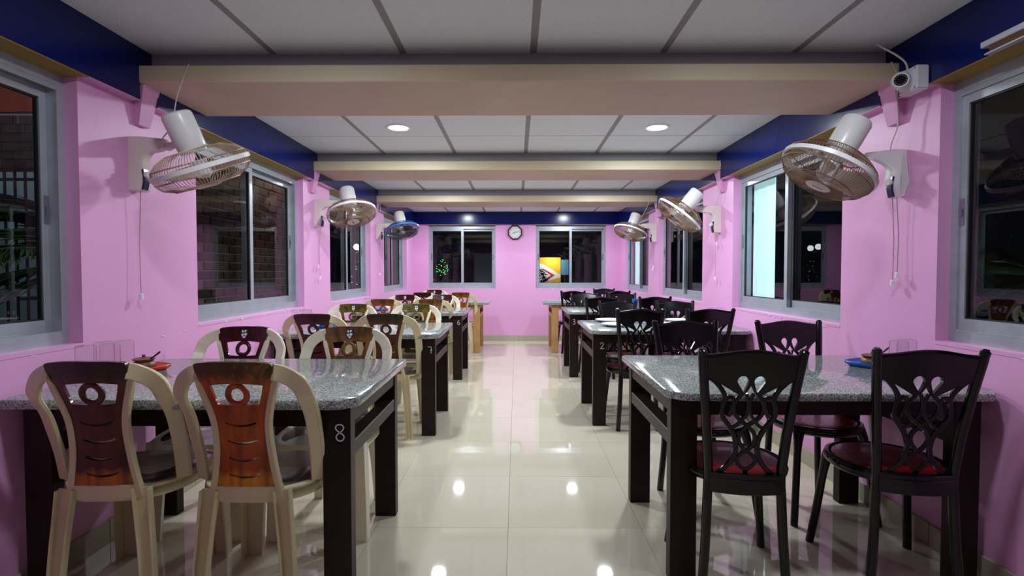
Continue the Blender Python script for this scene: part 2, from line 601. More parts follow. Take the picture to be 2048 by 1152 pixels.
for y0, y1 in bays:
    ys = [y0] + [g - (0.215 if y1 < 2.6 else 0) for g in gy if y0 + 0.06 < g - (0.215 if y1 < 2.6 else 0) < y1 - (0.06 if y1 > 2.6 else 0.5)] + [y1]
    for a, b in zip(gx, gx[1:]):
        for c, d in zip(ys, ys[1:]):
            board(a + 0.016, b - 0.016, c + 0.004, d - 0.004)
    for x in gx[1:-1]:
        boxobj('grid_bar', (x - 0.0185, x + 0.0185, y0, y1, CEIL + 0.001, CEIL + 0.025), M['t_bar'], ce)
    for y in ys[1:-1]:
        boxobj('grid_bar', (-1.73, 1.73, y - 0.006, y + 0.006, CEIL + 0.0065, CEIL + 0.025), M['cavity'], ce)

# boxed beams across the room
for y0, y1 in BEAMS:
    b = bmesh.new()
    box(b, -XF - 0.012, XF + 0.012, y0, y1, 2.022, 2.098)
    bmesh.ops.bevel(b, geom=list(b.edges), offset=0.004, segments=1, affect='EDGES')
    b.normal_update()
    bmesh.ops.recalc_face_normals(b, faces=b.faces)
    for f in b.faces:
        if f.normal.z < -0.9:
            f.material_index = 1  # downward faces take the browner tone
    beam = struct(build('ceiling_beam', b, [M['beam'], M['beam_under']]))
    nb = boxobj('beam_neck', (-XF, XF, y0 + 0.085, y1 - 0.085, 2.098, CEIL + 0.012), M['neck'], beam)

# side walls with window openings; openings as (y0, y1)
LW = [(0.66, 2.10), (2.868, 4.315), (4.925, 6.30), (6.937, 8.36)]
RW = [(0.76, 2.205), (2.85, 4.275), (4.968, 6.50), (6.995, 8.53)]
BW = [(-1.49, -0.355), (0.325, 1.515)]
Z0, Z1 = 0.872, 1.965
TH = 0.14
def side_wall(name, s, ops):
    b = bmesh.new()
    xa, xb = sorted((s * XW, s * (XW + TH)))
    ys = [YN] + [v for op in ops for v in op] + [YB]
    box(b, xa, xb, YN, YB + TH, -0.1, Z0)
    box(b, xa, xb, YN, YB + TH, Z1, 2.4)
    for a, c in zip(ys[::2], ys[1::2]):
        box(b, xa, xb, a, c if c < YB else YB + TH, Z0, Z1)
    return struct(build(name, b, M['pink']))
side_wall('wall_left', -1, LW)
side_wall('wall_right', 1, RW)
b = bmesh.new()
box(b, -XW, XW, YB, YB + TH, -0.1, 0.885)
box(b, -XW, XW, YB, YB + TH, 1.985, 2.4)
xs = [-XW] + [v for op in BW for v in op] + [XW]
for a, c in zip(xs[::2], xs[1::2]):
    box(b, a, c, YB, YB + TH, 0.885, 1.985)
struct(build('wall_back', b, M['pink']))
struct(boxobj('wall_front', (-XW - TH, XW + TH, YN - TH, YN, -0.1, 2.4), M['pink']))

# blue fascia boxes along the walls, broken at the beams where the corbels stand
def fascia(n, s):
    segs = [(YN, 2.385), (2.50, 4.425), (4.54, 6.405), (6.52, YB)]
    b = bmesh.new()
    xa, xb = sorted((s * XF, s * XW))
    for a, c in segs:
        box(b, xa, xb, a, c, ZF, CEIL)
    for y0, y1 in BEAMS:
        box(b, xa, xb, y0 + 0.004, y0 + 0.13, 2.0985, CEIL)
    o = struct(build('trim_%d' % n, b, M['blue']))
    # painted underside: pink at the piers, mustard over the windows
    for y0, y1 in (LW if s < 0 else RW):
        xa, xb = sorted((s * (XF + 0.001), s * (XW + 0.06)))
        boxobj('soffit_strip', (xa, xb, y0 - 0.0, y1 + 0.0, ZF - 0.004, ZF + 0.002), M['yellow'], o)
    ops = LW if s < 0 else RW
    ys = [YN] + [v for op in ops for v in op] + [YB]
    for a, c in zip(ys[::2], ys[1::2]):
        for sa, sb in segs:
            p, q = max(a, sa), min(c, sb)
            if q - p > 0.02:
                xa, xb = sorted((s * (XF + 0.001), s * XW))
                boxobj('soffit_strip', (xa, xb, p, q, ZF - 0.003, ZF), M['pink'], o)
    return o
fascia(1, -1)
fascia(2, 1)
o = struct(boxobj('trim_3', (-XF, XF, YB - 0.05, YB, 1.972, CEIL), M['blue']))
for x0, x1 in BW:
    boxobj('soffit_strip', (x0 - 0.02, x1 + 0.02, YB - 0.049, YB + 0.05, 1.966, 1.972), M['yellow'], o)

# tapered pink corbels under the beam ends
k = 4
for s in (-1, 1):
    for y0, _ in BEAMS:
        b = bmesh.new()
        ya, yb = y0 + 0.02, y0 + 0.13
        pts = [(XF - 0.006, ya, 2.024), (XF - 0.006, yb, 2.024), (XF + 0.028, yb - 0.025, 1.842), (XF + 0.028, ya + 0.012, 1.842),
               (XW + 0.01, ya, 2.024), (XW + 0.01, yb, 2.024), (XW + 0.01, yb - 0.025, 1.842), (XW + 0.01, ya + 0.012, 1.842)]
        v = [b.verts.new((s * p[0], p[1], p[2])) for p in pts]
        for q in ((0, 1, 2, 3), (4, 7, 6, 5), (0, 4, 5, 1), (3, 2, 6, 7), (0, 3, 7, 4), (1, 5, 6, 2)):
            b.faces.new([v[i] for i in q])
        struct(build('trim_%d' % k, b, M['pink']))
        k += 1

# skirting tiles
def skirting(name, along, fixed, a0, a1):
    root = None
    L = 0.6
    a = a0
    while a < a1 - 0.01:
        c = min(a + L, a1)
        if along == 'y':
            xa, xb = sorted((fixed, fixed - math.copysign(0.012, fixed)))
            d = (xa, xb, a + 0.001, c - 0.001, 0.0, 0.096)
        else:
            d = (a + 0.001, c - 0.001, fixed - 0.012, fixed, 0.0, 0.096)
        if root is None:
            root = struct(boxobj(name, d, M['skirt'], None, 0.002))
        else:
            boxobj('skirting_tile', d, M['skirt'], root, 0.002)
        a = c
skirting('baseboard_left', 'y', -XW, YN, YB - 0.012)
skirting('baseboard_right', 'y', XW, YN, YB - 0.012)
skirting('baseboard_back', 'x', YB, -XW, XW)

# ---------------------------------------------------------------- sliding windows
def window(n, origin, ax, inward, width, z0, z1, near_latch=True):
    """origin: point at the low start corner on the wall plane; ax: unit vector along the window; inward: towards the room"""
    A, I = Vector(ax), Vector(inward)
    O = Vector(origin)
    def bx(b, a0, a1, d0, d1, h0, h1, bev=0.0):
        """a along the window, d depth outwards from the wall plane, h height"""
        vs = box(b, a0, a1, d0, d1, h0, h1)
        for v in vs:
            v.co = O + A * v.co.x - I * v.co.y + Vector((0, 0, v.co.z))
    FW = 0.034
    b = bmesh.new()                                    # outer frame with its tracks
    bx(b, 0, FW, 0.055, 0.136, z0, z1)
    bx(b, width - FW, width, 0.055, 0.136, z0, z1)
    bx(b, FW, width - FW, 0.055, 0.136, z0, z0 + 0.040)
    bx(b, FW, width - FW, 0.055, 0.136, z1 - 0.045, z1)
    for d in (0.060, 0.0945, 0.130):
        bx(b, FW, width - FW, d - 0.003, d + 0.003, z0 + 0.040, z0 + 0.054)
        bx(b, FW, width - FW, d - 0.003, d + 0.003, z1 - 0.065, z1 - 0.045)
    win = struct(build('window_%d' % n, b, M['alu']))
    b = bmesh.new()                                    # sill board below the frame
    bx(b, 0.001, width - 0.001, -0.0015, 0.136, z0 - 0.012, z0 + 0.0025)
    build('window_sill', b, M['pink'], win)
    mid = width / 2
    for a0, a1, d0, nm in ((FW - 0.010, mid + 0.020, 0.0645, 'sash'), (mid - 0.020, width - FW + 0.010, 0.0985, 'sash')):
        S = 0.039
        h0, h1 = z0 + 0.05, z1 - 0.055
        b = bmesh.new()
        bx(b, a0, a0 + S, d0, d0 + 0.026, h0, h1)
        bx(b, a1 - S, a1, d0, d0 + 0.026, h0, h1)
        bx(b, a0 + S, a1 - S, d0, d0 + 0.026, h0, h0 + 0.05)
        bx(b, a0 + S, a1 - S, d0, d0 + 0.026, h1 - 0.045, h1)
        sash = build(nm, b, M['alu'], win)
        b = bmesh.new()
        g0, g1, e0, e1 = a0 + S, a1 - S, h0 + 0.05, h1 - 0.045
        for q in ((g0, g0 + 0.006, e0, e1), (g1 - 0.006, g1, e0, e1), (g0, g1, e0, e0 + 0.006), (g0, g1, e1 - 0.006, e1)):
            bx(b, q[0], q[1], d0 + 0.006, d0 + 0.020, q[2], q[3])
        build('gasket', b, M['alu_dark'], sash)
        b = bmesh.new()
        d = d0 + 0.013
        vs = [b.verts.new(O + A * a - I * d + Vector((0, 0, h))) for a, h in ((g0, e0), (g1, e0), (g1, e1), (g0, e1))]
        b.faces.new(vs)
        build('pane', b, M['glass'], sash)
        lx = a0 + 0.012 if a0 < 0.1 else a1 - 0.030
        b = bmesh.new()
        hm = (z0 + z1) / 2
        bx(b, lx, lx + 0.018, d0 - 0.004, d0 + 0.001, hm - 0.055, hm + 0.055)
        bx(b, lx + 0.005, lx + 0.013, d0 - 0.010, d0 - 0.004, hm - 0.02, hm + 0.012)
        build('latch', b, M['latch'], sash)
    return win
n = 1
for y0, y1 in LW:
    window(n, (-XW, y0, 0), (0, 1, 0), (1, 0, 0), y1 - y0, Z0, Z1 - 0.021)
    n += 1
for y0, y1 in RW:
    window(n, (XW, y1, 0), (0, -1, 0), (-1, 0, 0), y1 - y0, Z0, Z1 - 0.021)
    n += 1
for x0, x1 in BW:
    window(n, (x0, YB, 0), (1, 0, 0), (0, -1, 0), x1 - x0, 0.885, 1.966)
    n += 1

# chipped paint along the window sills: irregular plaster patches that keep close to the wall
def chips(name, label, pts, parent=None):
    b = bmesh.new()
    for c, u, v, r_ in pts:
        c, u, v = Vector(c), Vector(u), Vector(v)
        k = random.randint(5, 7)
        ring = []
        for i in range(k):
            a = 2 * math.pi * i / k
            rr = r_ * random.uniform(0.5, 1.2)
            ring.append(b.verts.new(c + u * math.cos(a) * rr * 1.9 + v * math.sin(a) * rr * 0.6))
        b.faces.new(ring)
    return build(name, b, M['chip'], parent)
wl = bpy.data.objects['wall_left']
wr = bpy.data.objects['wall_right']
wb = bpy.data.objects['wall_back']
P = []
for y0, y1 in LW[:3]:
    for i in range(16):
        P.append(((-XW + 0.0035, random.uniform(y0, y1 - 0.05), Z0 - random.uniform(0.004, 0.020)), (0, 1, 0), (0, 0, 1), random.uniform(0.003, 0.010)))
P += [((-XW + 0.0035, 2.58, 0.845), (0, 1, 0), (0, 0, 1), 0.008), ((-XW + 0.0035, 2.75, 0.852), (0, 1, 0), (0, 0, 1), 0.005), ((-XW + 0.0035, 2.82, 0.855), (0, 1, 0), (0, 0, 1), 0.004)]
o = chips('plaster_chips', '', P, wl); o['kind'] = 'stuff'
P = []
for y0, y1 in RW[:3]:
    for i in range(14):
        P.append(((XW - 0.0035, random.uniform(y0, y1 - 0.05), Z0 - random.uniform(0.004, 0.020)), (0, 1, 0), (0, 0, 1), random.uniform(0.003, 0.009)))
P += [((XW - 0.0035, 4.62, 0.86), (0, 1, 0), (0, 0, 1), 0.012), ((XW - 0.0035, 4.75, 0.85), (0, 1, 0), (0, 0, 1), 0.008)]
o = chips('plaster_chips', '', P, wr); o['kind'] = 'stuff'
P = []
for x0, x1 in BW:
    for i in range(16):
        P.append(((random.uniform(x0, x1), YB - 0.0035, 0.885 - random.uniform(0.004, 0.018)), (1, 0, 0), (0, 0, 1), random.uniform(0.004, 0.012)))
o = chips('plaster_chips', '', P, wb); o['kind'] = 'stuff'

# ---------------------------------------------------------------- recessed ceiling lights
POS = ['left lamp nearest the camera', 'right lamp nearest the camera', 'left lamp', 'right lamp', 'left lamp', 'right lamp', 'left lamp', 'right lamp']
BAY = ['before the first beam', 'before the first beam', 'between the first and second beams', 'between the first and second beams',
       'between the second and third beams', 'between the second and third beams', 'beyond the third beam', 'beyond the third beam']
for i, (x, y) in enumerate(LAMPS):
    t = thing('ceiling_light', 'round white recessed ceiling light, %s of the pair %s' % ('left' if x < 0 else 'right', BAY[i]), 'ceiling light', (x, y, CEIL), 0, 'recessed ceiling lights')
    b = bmesh.new()
    lathe(b, [(0.070, -0.001), (0.070, -0.006), (0.086, -0.007), (0.092, -0.003), (0.092, 0.0)], 32)
    build('rim', b, M['lamprim'], t, True)
    b = bmesh.new()
    lathe(b, [(0.0, -0.004), (0.070, -0.004), (0.070, 0.0)], 32)
    build('diffuser', b, M['lampglow'], t)
    ld = bpy.data.lights.new('lamp', 'AREA')
    ld.shape = 'DISK'
    ld.size = 0.14
    ld.energy = LAMP_WATTS[i]
    ld.color = LAMP_COLOR
    lo = bpy.data.objects.new('lamp_light', ld)
    COL.objects.link(lo)
    lo.parent = t
    lo.location = (0, 0, -0.012)

# ---------------------------------------------------------------- tables
def make_table(wood, depth, yn, yf, top_shift=0.0, both=True, TT=0.034):
    t = thing('dining_table', '', 'table', (0, 0, 0), 0, 'granite dining tables along both walls')
    H = 0.73
    hx, hy = 0.602, depth / 2
    c = 0.055
    poly = []
    def corner(x, y, dx, dy):
        c = 0.055 if dy < 0 else 0.018
        # chamfered corner with softened ends
        return [(x - dx * c * 1.35, y), (x - dx * c * 0.85, y - dy * c * 0.12), (x - dx * c * 0.12, y - dy * c * 0.85), (x, y - dy * c * 1.35)]
    poly += corner(hx, -hy, 1, -1)
    poly += corner(hx, hy, 1, 1)[::-1]
    poly += corner(-hx, hy, -1, 1) if both else [(-hx, hy)]
    poly += corner(-hx, -hy, -1, -1)[::-1] if both else [(-hx, -hy)]
    poly = [(x + top_shift, y) for x, y in poly]
    b = bmesh.new()
    prism(b, poly, H - TT, H, 0.007)
    build('tabletop', b, M['granite'], t, 40)
    lw, lt = 0.098, 0.052
    zt = H - TT
    X0 = 0.572
    for sx in (1, -1):
        xo, xi = sx * X0, sx * (X0 - lw)
        xa, xb = min(xo, xi), max(xo, xi)
        for y in (yn, yf):
            boxobj('leg', (xa, xb, y, y + lt, 0, zt - 0.0015), wood, t, 0.002)
        # end apron and the rail below it
        ra, rb = sorted((sx * (X0 - 0.004), sx * (X0 - 0.03)))
        boxobj('apron', (ra, rb, yn + lt, yf, zt - 0.066, zt - 0.0015), wood, t)
        ra, rb = sorted((sx * (X0 - 0.002), sx * (X0 - 0.062)))
        boxobj('rail', (ra, rb, yn + lt - 0.01, yf + 0.01, 0.508, 0.562), wood, t, 0.003)
    for y in (yn + 0.008, yf + 0.02):
        boxobj('apron', (-(X0 - lw), X0 - lw, y, y + 0.024, zt - 0.072, zt - 0.0015), wood, t)
    return t

def chalk(t, strokes, x, y, z, h, r=0.0022):
    """hand painted number on the near face of the aisle leg"""
    b = bmesh.new()
    for st in strokes:
        pts = smooth_pts([(x + p[0] * h, y - 0.0008, z + p[1] * h) for p in st], 5)
        ribbon(b, pts, r * 2, 0.0012, (0, -1, 0), 0.1)
    build('painted_number', b, M['chalk'], t)
N8 = [[(0.02, 0.0), (0.20, 0.18), (0.24, 0.36), (0.08, 0.48), (-0.14, 0.46), (-0.24, 0.30), (-0.16, 0.14), (0.02, 0.0), (0.20, -0.12), (0.27, -0.30), (0.14, -0.48), (-0.08, -0.47), (-0.20, -0.30), (-0.14, -0.12), (0.02, 0.0)]]
N7 = [[(-0.26, 0.44), (-0.24, 0.48), (0.10, 0.48), (0.20, 0.36), (0.20, 0.05), (0.14, -0.5)], [(0.02, 0.0), (0.32, 0.04)]]
N6 = [[(0.16, 0.48), (-0.10, 0.36), (-0.24, 0.02), (-0.22, -0.34), (0.0, -0.48), (0.22, -0.36), (0.24, -0.12), (0.06, 0.02), (-0.2, -0.08)]]
N2 = [[(-0.26, 0.26), (-0.16, 0.46), (0.10, 0.48), (0.20, 0.28), (0.06, 0.0), (-0.24, -0.44), (0.0, -0.42), (0.30, -0.46)]]
N3 = [[(-0.22, 0.46), (0.12, 0.48), (0.20, 0.30), (-0.04, 0.04), (0.18, -0.04), (0.26, -0.28), (0.06, -0.48), (-0.22, -0.42)]]

tl = make_table(M['darkwood'], 0.85, -0.375, 0.285, 0.0, False)
t8 = tl
t8.location = (-1.147, 2.165, 0)
t8['label'] = 'grey granite table numbered eight on its dark leg, with tumblers and an orange tray'
t7 = dup(tl, (-1.147, 4.045, 0), 0, 'grey granite table with white number seven painted on its dark leg, along the left wall')
t6 = dup(tl, (-1.160, 5.978, 0), 0, 'grey granite table with white number six painted on its dark leg, along the left wall')
tr = make_table(M['darkwood'], 0.865, -0.355, 0.32, 0.0, True, 0.028)
t1 = tr
t1.location = (1.146, 2.285, 0)
t1['label'] = 'grey granite table with blank dark legs, blue tray on it, nearest on the right side'
t2 = dup(tr, (1.150, 4.28, 0), 0, 'grey granite table with white number two on its dark leg and four white plates')
t3 = dup(tr, (1.160, 6.118, 0), 0, 'grey granite table with white number three painted on its dark leg')
tn = make_table(M['rawwood'], 0.85, -0.375, 0.34, 0.10, False)
t5 = tn
t5.location = (-1.10, 7.872, 0)
t5['label'] = 'granite table on unpainted wooden legs at the far end of the left row'
t4 = make_table(M['rawwood'], 0.85, -0.37, 0.32, -0.09)
t4.location = (1.078, 7.876, 0)
t4['label'] = 'granite table on unpainted wooden legs at the far end of the right row'
chalk(t8, N8, 0.534, -0.375, 0.605, 0.058)
chalk(t7, N7, 0.536, -0.375, 0.612, 0.048)
chalk(t6, N6, 0.538, -0.375, 0.622, 0.048)
chalk(t2, N2, -0.505, -0.355, 0.608, 0.048)
chalk(t3, N3, -0.525, -0.355, 0.615, 0.052)

# ---------------------------------------------------------------- cream moulded chairs with printed back panels
def yback(z, u):
    """the back leans: y (local, front is +y) of the back surface at height z, offset u from the middle"""
    ks = [(0.0, -0.20), (0.40, -0.195), (0.46, -0.20), (0.58, -0.208), (0.70, -0.228), (0.80, -0.252), (0.90, -0.285)]
    for (a, ya), (c, yc) in zip(ks, ks[1:]):
        if z <= c:
            y = ya + (yc - ya) * (z - a) / (c - a)
            break
    else:
        y = ks[-1][1]
    return y + 0.75 * u * u

def panel_mesh():
    rt = [(0.060, 0.8795), (0.090, 0.8775), (0.1215, 0.8715), (0.1235, 0.845), (0.120, 0.815), (0.109, 0.782), (0.094, 0.74), (0.082, 0.69), (0.077, 0.63), (0.081, 0.56), (0.089, 0.50), (0.094, 0.468), (0.086, 0.455), (0.05, 0.450)]
    rt = [(p.x, p.y) for p in smooth_pts([(a, c, 0) for a, c in rt], 3)]
    outline = [(0, 0.880)] + rt + [(0, 0.449)] + [(-a, c) for a, c in rt[::-1]]
    loops = [outline]
    tz = []
    for i in range(9):
        u = -0.086 + 0.172 * i / 8
        tz.append((u, 0.800 + 0.007 * (1 - (u / 0.086) ** 2)))
    for i in range(9):
        u = 0.068 - 0.136 * i / 8
        tz.append((u, 0.736 - 0.004 * (1 - (u / 0.068) ** 2)))
    loops.append(tz)
    for z in (0.672, 0.612, 0.553, 0.496):
        up = [(-0.052 + 0.104 * i / 8, z + 0.0035 - 0.010 * (1 - (2 * i / 8 - 1) ** 2)) for i in range(9)]
        dn = [(0.050 - 0.100 * i / 8, z - 0.0035 - 0.011 * (1 - (2 * i / 8 - 1) ** 2)) for i in range(9)]
        loops.append(up + dn)
    me = refine(fill2d(loops, 0.0055), 0.02, 0.04)
    for v in me.vertices:
        u, z, t = v.co
        # shallow horizontal crease below the top rail
        v.co = (u, yback(z, u) + t * (1.0 + 0.85 * min(1, max(0, (z - 0.79) / 0.03))), z)
    return me

def make_cream_chair(frame_m):
    t = thing('plastic_chair', '', 'chair', (0, 0, 0), 0, 'cream plastic chairs with printed backs')
    b = bmesh.new()
    for s in (1, -1):
        # the broad bow from the crown down and forward to the seat side
        top = [(0.1195, 0.8440), (0.140, 0.8385), (0.170, 0.820), (0.193, 0.792), (0.2045, 0.755)]
        pts = [(s * u, yback(z, u), z) for u, z in top]
        pts += [(s * 0.207, -0.165, 0.69), (s * 0.206, -0.135, 0.61), (s * 0.203, -0.112, 0.53), (s * 0.200, -0.095, 0.44)]
        pts = smooth_pts(pts, 5)
        nrm = []
        for i, p in enumerate(pts):
            k = min(1.0, max(0.0, (0.83 - p.z) / 0.12))
            nrm.append(Vector((s * 0.45 * k, -1, 0.25 * (1 - k))))
        wd = [0.053 - 0.006 * min(1, max(0, (0.80 - p.z) / 0.3)) for p in pts]
        ribbon(b, pts, wd, 0.016, nrm, 0.4)
        # rolled lip along the bow's outer edge
        lip = [p + Vector((s * 0.018 * min(1, max(0.0, (0.87 - p.z) / 0.06)), 0.006, 0.018 * max(0.0, 1 - max(0.0, (0.85 - p.z) / 0.12)))) for p in pts]
        tube(b, lip[1:], [min(0.0075, 0.002 + 0.0011 * i) for i in range(len(lip) - 1)], 6)
        # inner strip beside the panel
        ins = [(0.1225, 0.828), (0.121, 0.805), (0.112, 0.772), (0.099, 0.728), (0.089, 0.68), (0.086, 0.63), (0.090, 0.56), (0.098, 0.50), (0.107, 0.45), (0.114, 0.41)]
        pts = smooth_pts([(s * u, yback(z, u) - 0.002, z) for u, z in ins], 4)
        ribbon(b, pts, 0.021, [0.012 + 0.010 * min(1, i / 6) for i in range(len(pts))], (0, -1, 0), 0.35)
    # rear rail under the panel
    pts = [(-0.118 + 0.236 * i / 8, yback(0.43, -0.118 + 0.236 * i / 8) - 0.002, 0.431) for i in range(9)]
    ribbon(b, pts, 0.046, 0.018, (0, -1, 0), 0.3)
    build('back_frame', b, frame_m, t, 40)
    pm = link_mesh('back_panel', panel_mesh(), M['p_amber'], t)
    b = bmesh.new()
    n, mN = 22, 8
    rings = []
    for i in range(n):
        a = 2 * math.pi * i / n
        u, w = 0.030 * math.cos(a), 0.7685 + 0.031 * math.sin(a)
        ring = []
        for j in range(mN):
            c = 2 * math.pi * j / mN
            rr = 1 + 0.33 * math.cos(c)
            uu, ww = 0.030 * rr * math.cos(a), 0.7685 + 0.031 * rr * math.sin(a)
            ring.append(b.verts.new((uu, yback(ww, uu) + 0.010 * math.sin(c), ww)))
        rings.append(ring)
    for i in range(n):
        for j in range(mN):
            b.faces.new((rings[i][j], rings[(i + 1) % n][j], rings[(i + 1) % n][(j + 1) % mN], rings[i][(j + 1) % mN]))
    build('back_ring', b, M['p_amber'], t, True)
    # sticker at the crown on the sitter's side: a dark patch under a ragged white emblem
    b = bmesh.new()
    def st(pts, off, mi):
        b.faces.new([b.verts.new((u, yback(z, u) + off, z)) for u, z in pts]).material_index = mi
    st([(-0.020, 0.866), (0.014, 0.868), (0.019, 0.846), (0.012, 0.818), (-0.013, 0.820), (-0.022, 0.842)], 0.0112, 1)
    for sh in ([(-0.012, 0.861), (-0.003, 0.864), (0.001, 0.855), (-0.006, 0.850)], [(0.002, 0.858), (0.011, 0.864), (0.014, 0.853), (0.005, 0.849)],
               [(-0.017, 0.845), (-0.002, 0.848), (0.000, 0.836), (-0.011, 0.834)], [(0.001, 0.846), (0.014, 0.843), (0.010, 0.830), (0.002, 0.836)], [(-0.010, 0.832), (0.006, 0.832), (0.003, 0.822), (-0.007, 0.823)]):
        st(sh, 0.0122, 0)
    build('sticker', b, [M['sticker'], M['stickerdark']], t)
    # seat shell
    half = [(0.0, 0.232), (0.09, 0.228), (0.165, 0.212), (0.204, 0.165), (0.214, 0.05), (0.207, -0.06), (0.180, -0.13), (0.130, -0.178), (0.06, -0.198), (0.0, -0.200)]
    hs = [(p.x, p.y) for p in smooth_pts([(x, y, 0) for x, y in half], 3)]
    loop = hs[:-1] + [(-x, y) for x, y in hs[::-1]][:-1]
    b = bmesh.new()
    rings = []
    for sc, z, front in ((1.0, 0.398, 0.0), (1.0, 0.425, 0.0), (0.975, 0.438, 1.0), (0.90, 0.4405, 1.0), (0.86, 0.434, 1.0), (0.45, 0.428, 1.0)):
        rings.append([b.verts.new((x * sc, y * sc, z - (0.016 * max(0, y / 0.23) ** 3 if front else 0))) for x, y in loop])
    L = len(loop)
    for A, B in zip(rings, rings[1:]):
        for k in range(L):
            b.faces.new((A[k], A[(k + 1) % L], B[(k + 1) % L], B[k]))
    b.faces.new(rings[-1])
    b.faces.new(rings[1][::-1])
    build('seat', b, frame_m, t, 50)
    b = bmesh.new()
    rings = []
    for sc, z in ((0.868, 0.4365), (0.855, 0.4372), (0.45, 0.4305)):
        rings.append([b.verts.new((x * sc, y * sc, z - 0.016 * max(0, y / 0.23) ** 3)) for x, y in loop])
    for A, B in zip(rings, rings[1:]):
        for k in range(L):
            b.faces.new((A[k], A[(k + 1) % L], B[(k + 1) % L], B[k]))
    b.faces.new(rings[-1])
    build('seat_print', b, M['seat_brown'], t, True)
    for s in (1, -1):
        # rear leg: hollow channel (web and two flanges)
        b = bmesh.new()
        pts = smooth_pts([(s * 0.120, -0.192, 0.440), (s * 0.128, -0.196, 0.36), (s * 0.143, -0.205, 0.2), (s * 0.154, -0.215, 0.0)], 3)
        wd = [0.058 - 0.014 * i / (len(pts) - 1) for i in range(len(pts))]
        ribbon(b, pts, wd, 0.008, (0, -1, 0), 0.3)
        for e in (-1, 1):
            ribbon(b, [p + Vector((e * (w / 2 - 0.003), -0.010, 0)) for p, w in zip(pts, wd)], 0.024, 0.006, (1, 0, 0), 0.3)
        ribbon(b, [pts[-1] + Vector((0, -0.010, 0.0)), pts[-1] + Vector((0, -0.010, 0.006))], 0.038, 0.028, (0, -1, 0), 0.2)
        build('leg', b, frame_m, t, 40)
        # front leg: angle section, broad face to the front
        b = bmesh.new()
        pts = smooth_pts([(s * 0.160, 0.200, 0.425), (s * 0.168, 0.204, 0.3), (s * 0.176, 0.208, 0.15), (s * 0.182, 0.212, 0.0)], 3)
        wd = [0.088 - 0.018 * i / (len(pts) - 1) for i in range(len(pts))]
        ribbon(b, pts, wd, 0.007, (0, 1, 0), 0.3)
        ribbon(b, [p + Vector((s * (w / 2 - 0.003), -0.027, 0)) for p, w in zip(pts, wd)], [0.058 - 0.02 * i / (len(pts) - 1) for i in range(len(pts))], 0.007, (1, 0, 0), 0.3)
        ribbon(b, [p + Vector((-s * (w / 2 - 0.003), -0.007, 0)) for p, w in zip(pts, wd)], 0.018, 0.006, (1, 0, 0), 0.3)
        build('leg', b, frame_m, t, 40)
    return t

proto_c = make_cream_chair(M['cream'])
proto_lit = make_cream_chair(M['cream_lit'])
pan_variants = {}
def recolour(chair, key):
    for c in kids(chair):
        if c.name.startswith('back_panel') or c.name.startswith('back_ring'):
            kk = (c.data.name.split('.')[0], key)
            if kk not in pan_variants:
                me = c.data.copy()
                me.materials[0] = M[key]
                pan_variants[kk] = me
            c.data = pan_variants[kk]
CHAIRS = [  # x, y, facing far (True) or towards the camera, panel, proto, turn, label
    (-1.385, 1.905, True, 'p_dark', 'c', 4, 'cream plastic chair with dark brown back, wall end of table eight, near side'),
    (-0.894, 1.900, True, 'p_amber', 'c', 0, 'cream plastic chair with red-amber yellow-printed back, aisle end of table eight, near side'),
    (-1.398, 2.425, False, 'p_maroon', 'i', 2, 'lit-cream plastic chair with maroon back and sticker, behind table eight, wall end'),
    (-0.861, 2.425, False, 'p_choc', 'i', 0, 'lit-cream plastic chair with chocolate brown back and sticker, facing table eight at the aisle end'),
    (-1.393, 3.805, True, 'p_maroon', 'c', 0, 'cream plastic chair with maroon back, near side of table seven at the wall end'),
    (-0.894, 3.805, True, 'p_dark', 'c', 0, 'cream plastic chair with dark amber-brown back, near side of table seven at the aisle end'),
    (-1.454, 4.385, False, 'p_olive', 'i', 0, 'lit-cream plastic chair with olive green back, facing table seven at its wall end'),
    (-0.892, 4.385, False, 'p_olive', 'i', 0, 'lit-cream plastic chair with olive brown back, facing table seven at the aisle end'),
    (-1.418, 5.78, True, 'p_ochre', 'c', 0, 'cream plastic chair with ochre back, near side of table six at the wall end'),
    (-0.910, 5.78, True, 'p_ochre', 'c', 0, 'cream plastic chair with dark ochre back, near side of table six at the aisle end'),
    (-1.408, 6.33, False, 'p_maroon', 'i', 0, 'lit-cream plastic chair with maroon back and sticker, facing table six at its wall end'),
    (-0.935, 6.33, False, 'p_maroon', 'i', 0, 'lit-cream plastic chair with maroon back, facing table six at the aisle end'),
    (-1.330, 7.63, True, 'p_maroon', 'c', 0, 'plastic chair with maroon back, near side of the unpainted left table at the wall end'),
    (-0.788, 7.63, True, 'p_ochre', 'c', 0, 'cream plastic chair with amber back, near side of the unpainted left table at the aisle'),
    (-1.330, 8.20, False, 'p_maroon', 'i', 0, 'lit-cream plastic chair with maroon back, farthest in the left row by the back wall'),
]
first = {'c': True, 'i': True}
for x, y, far, pk, pr, turn, lab in CHAIRS:
    src = proto_c if pr == 'c' else proto_lit
    rz = R(turn) + (0 if far else math.pi)
    if first[pr]:
        ch = src
        first[pr] = False
        ch.location = (x, y, 0)
        ch.rotation_euler = (0, 0, rz)
        ch['label'] = lab
    else:
        ch = dup(src, (x, y, 0), rz, lab)
    recolour(ch, pk)

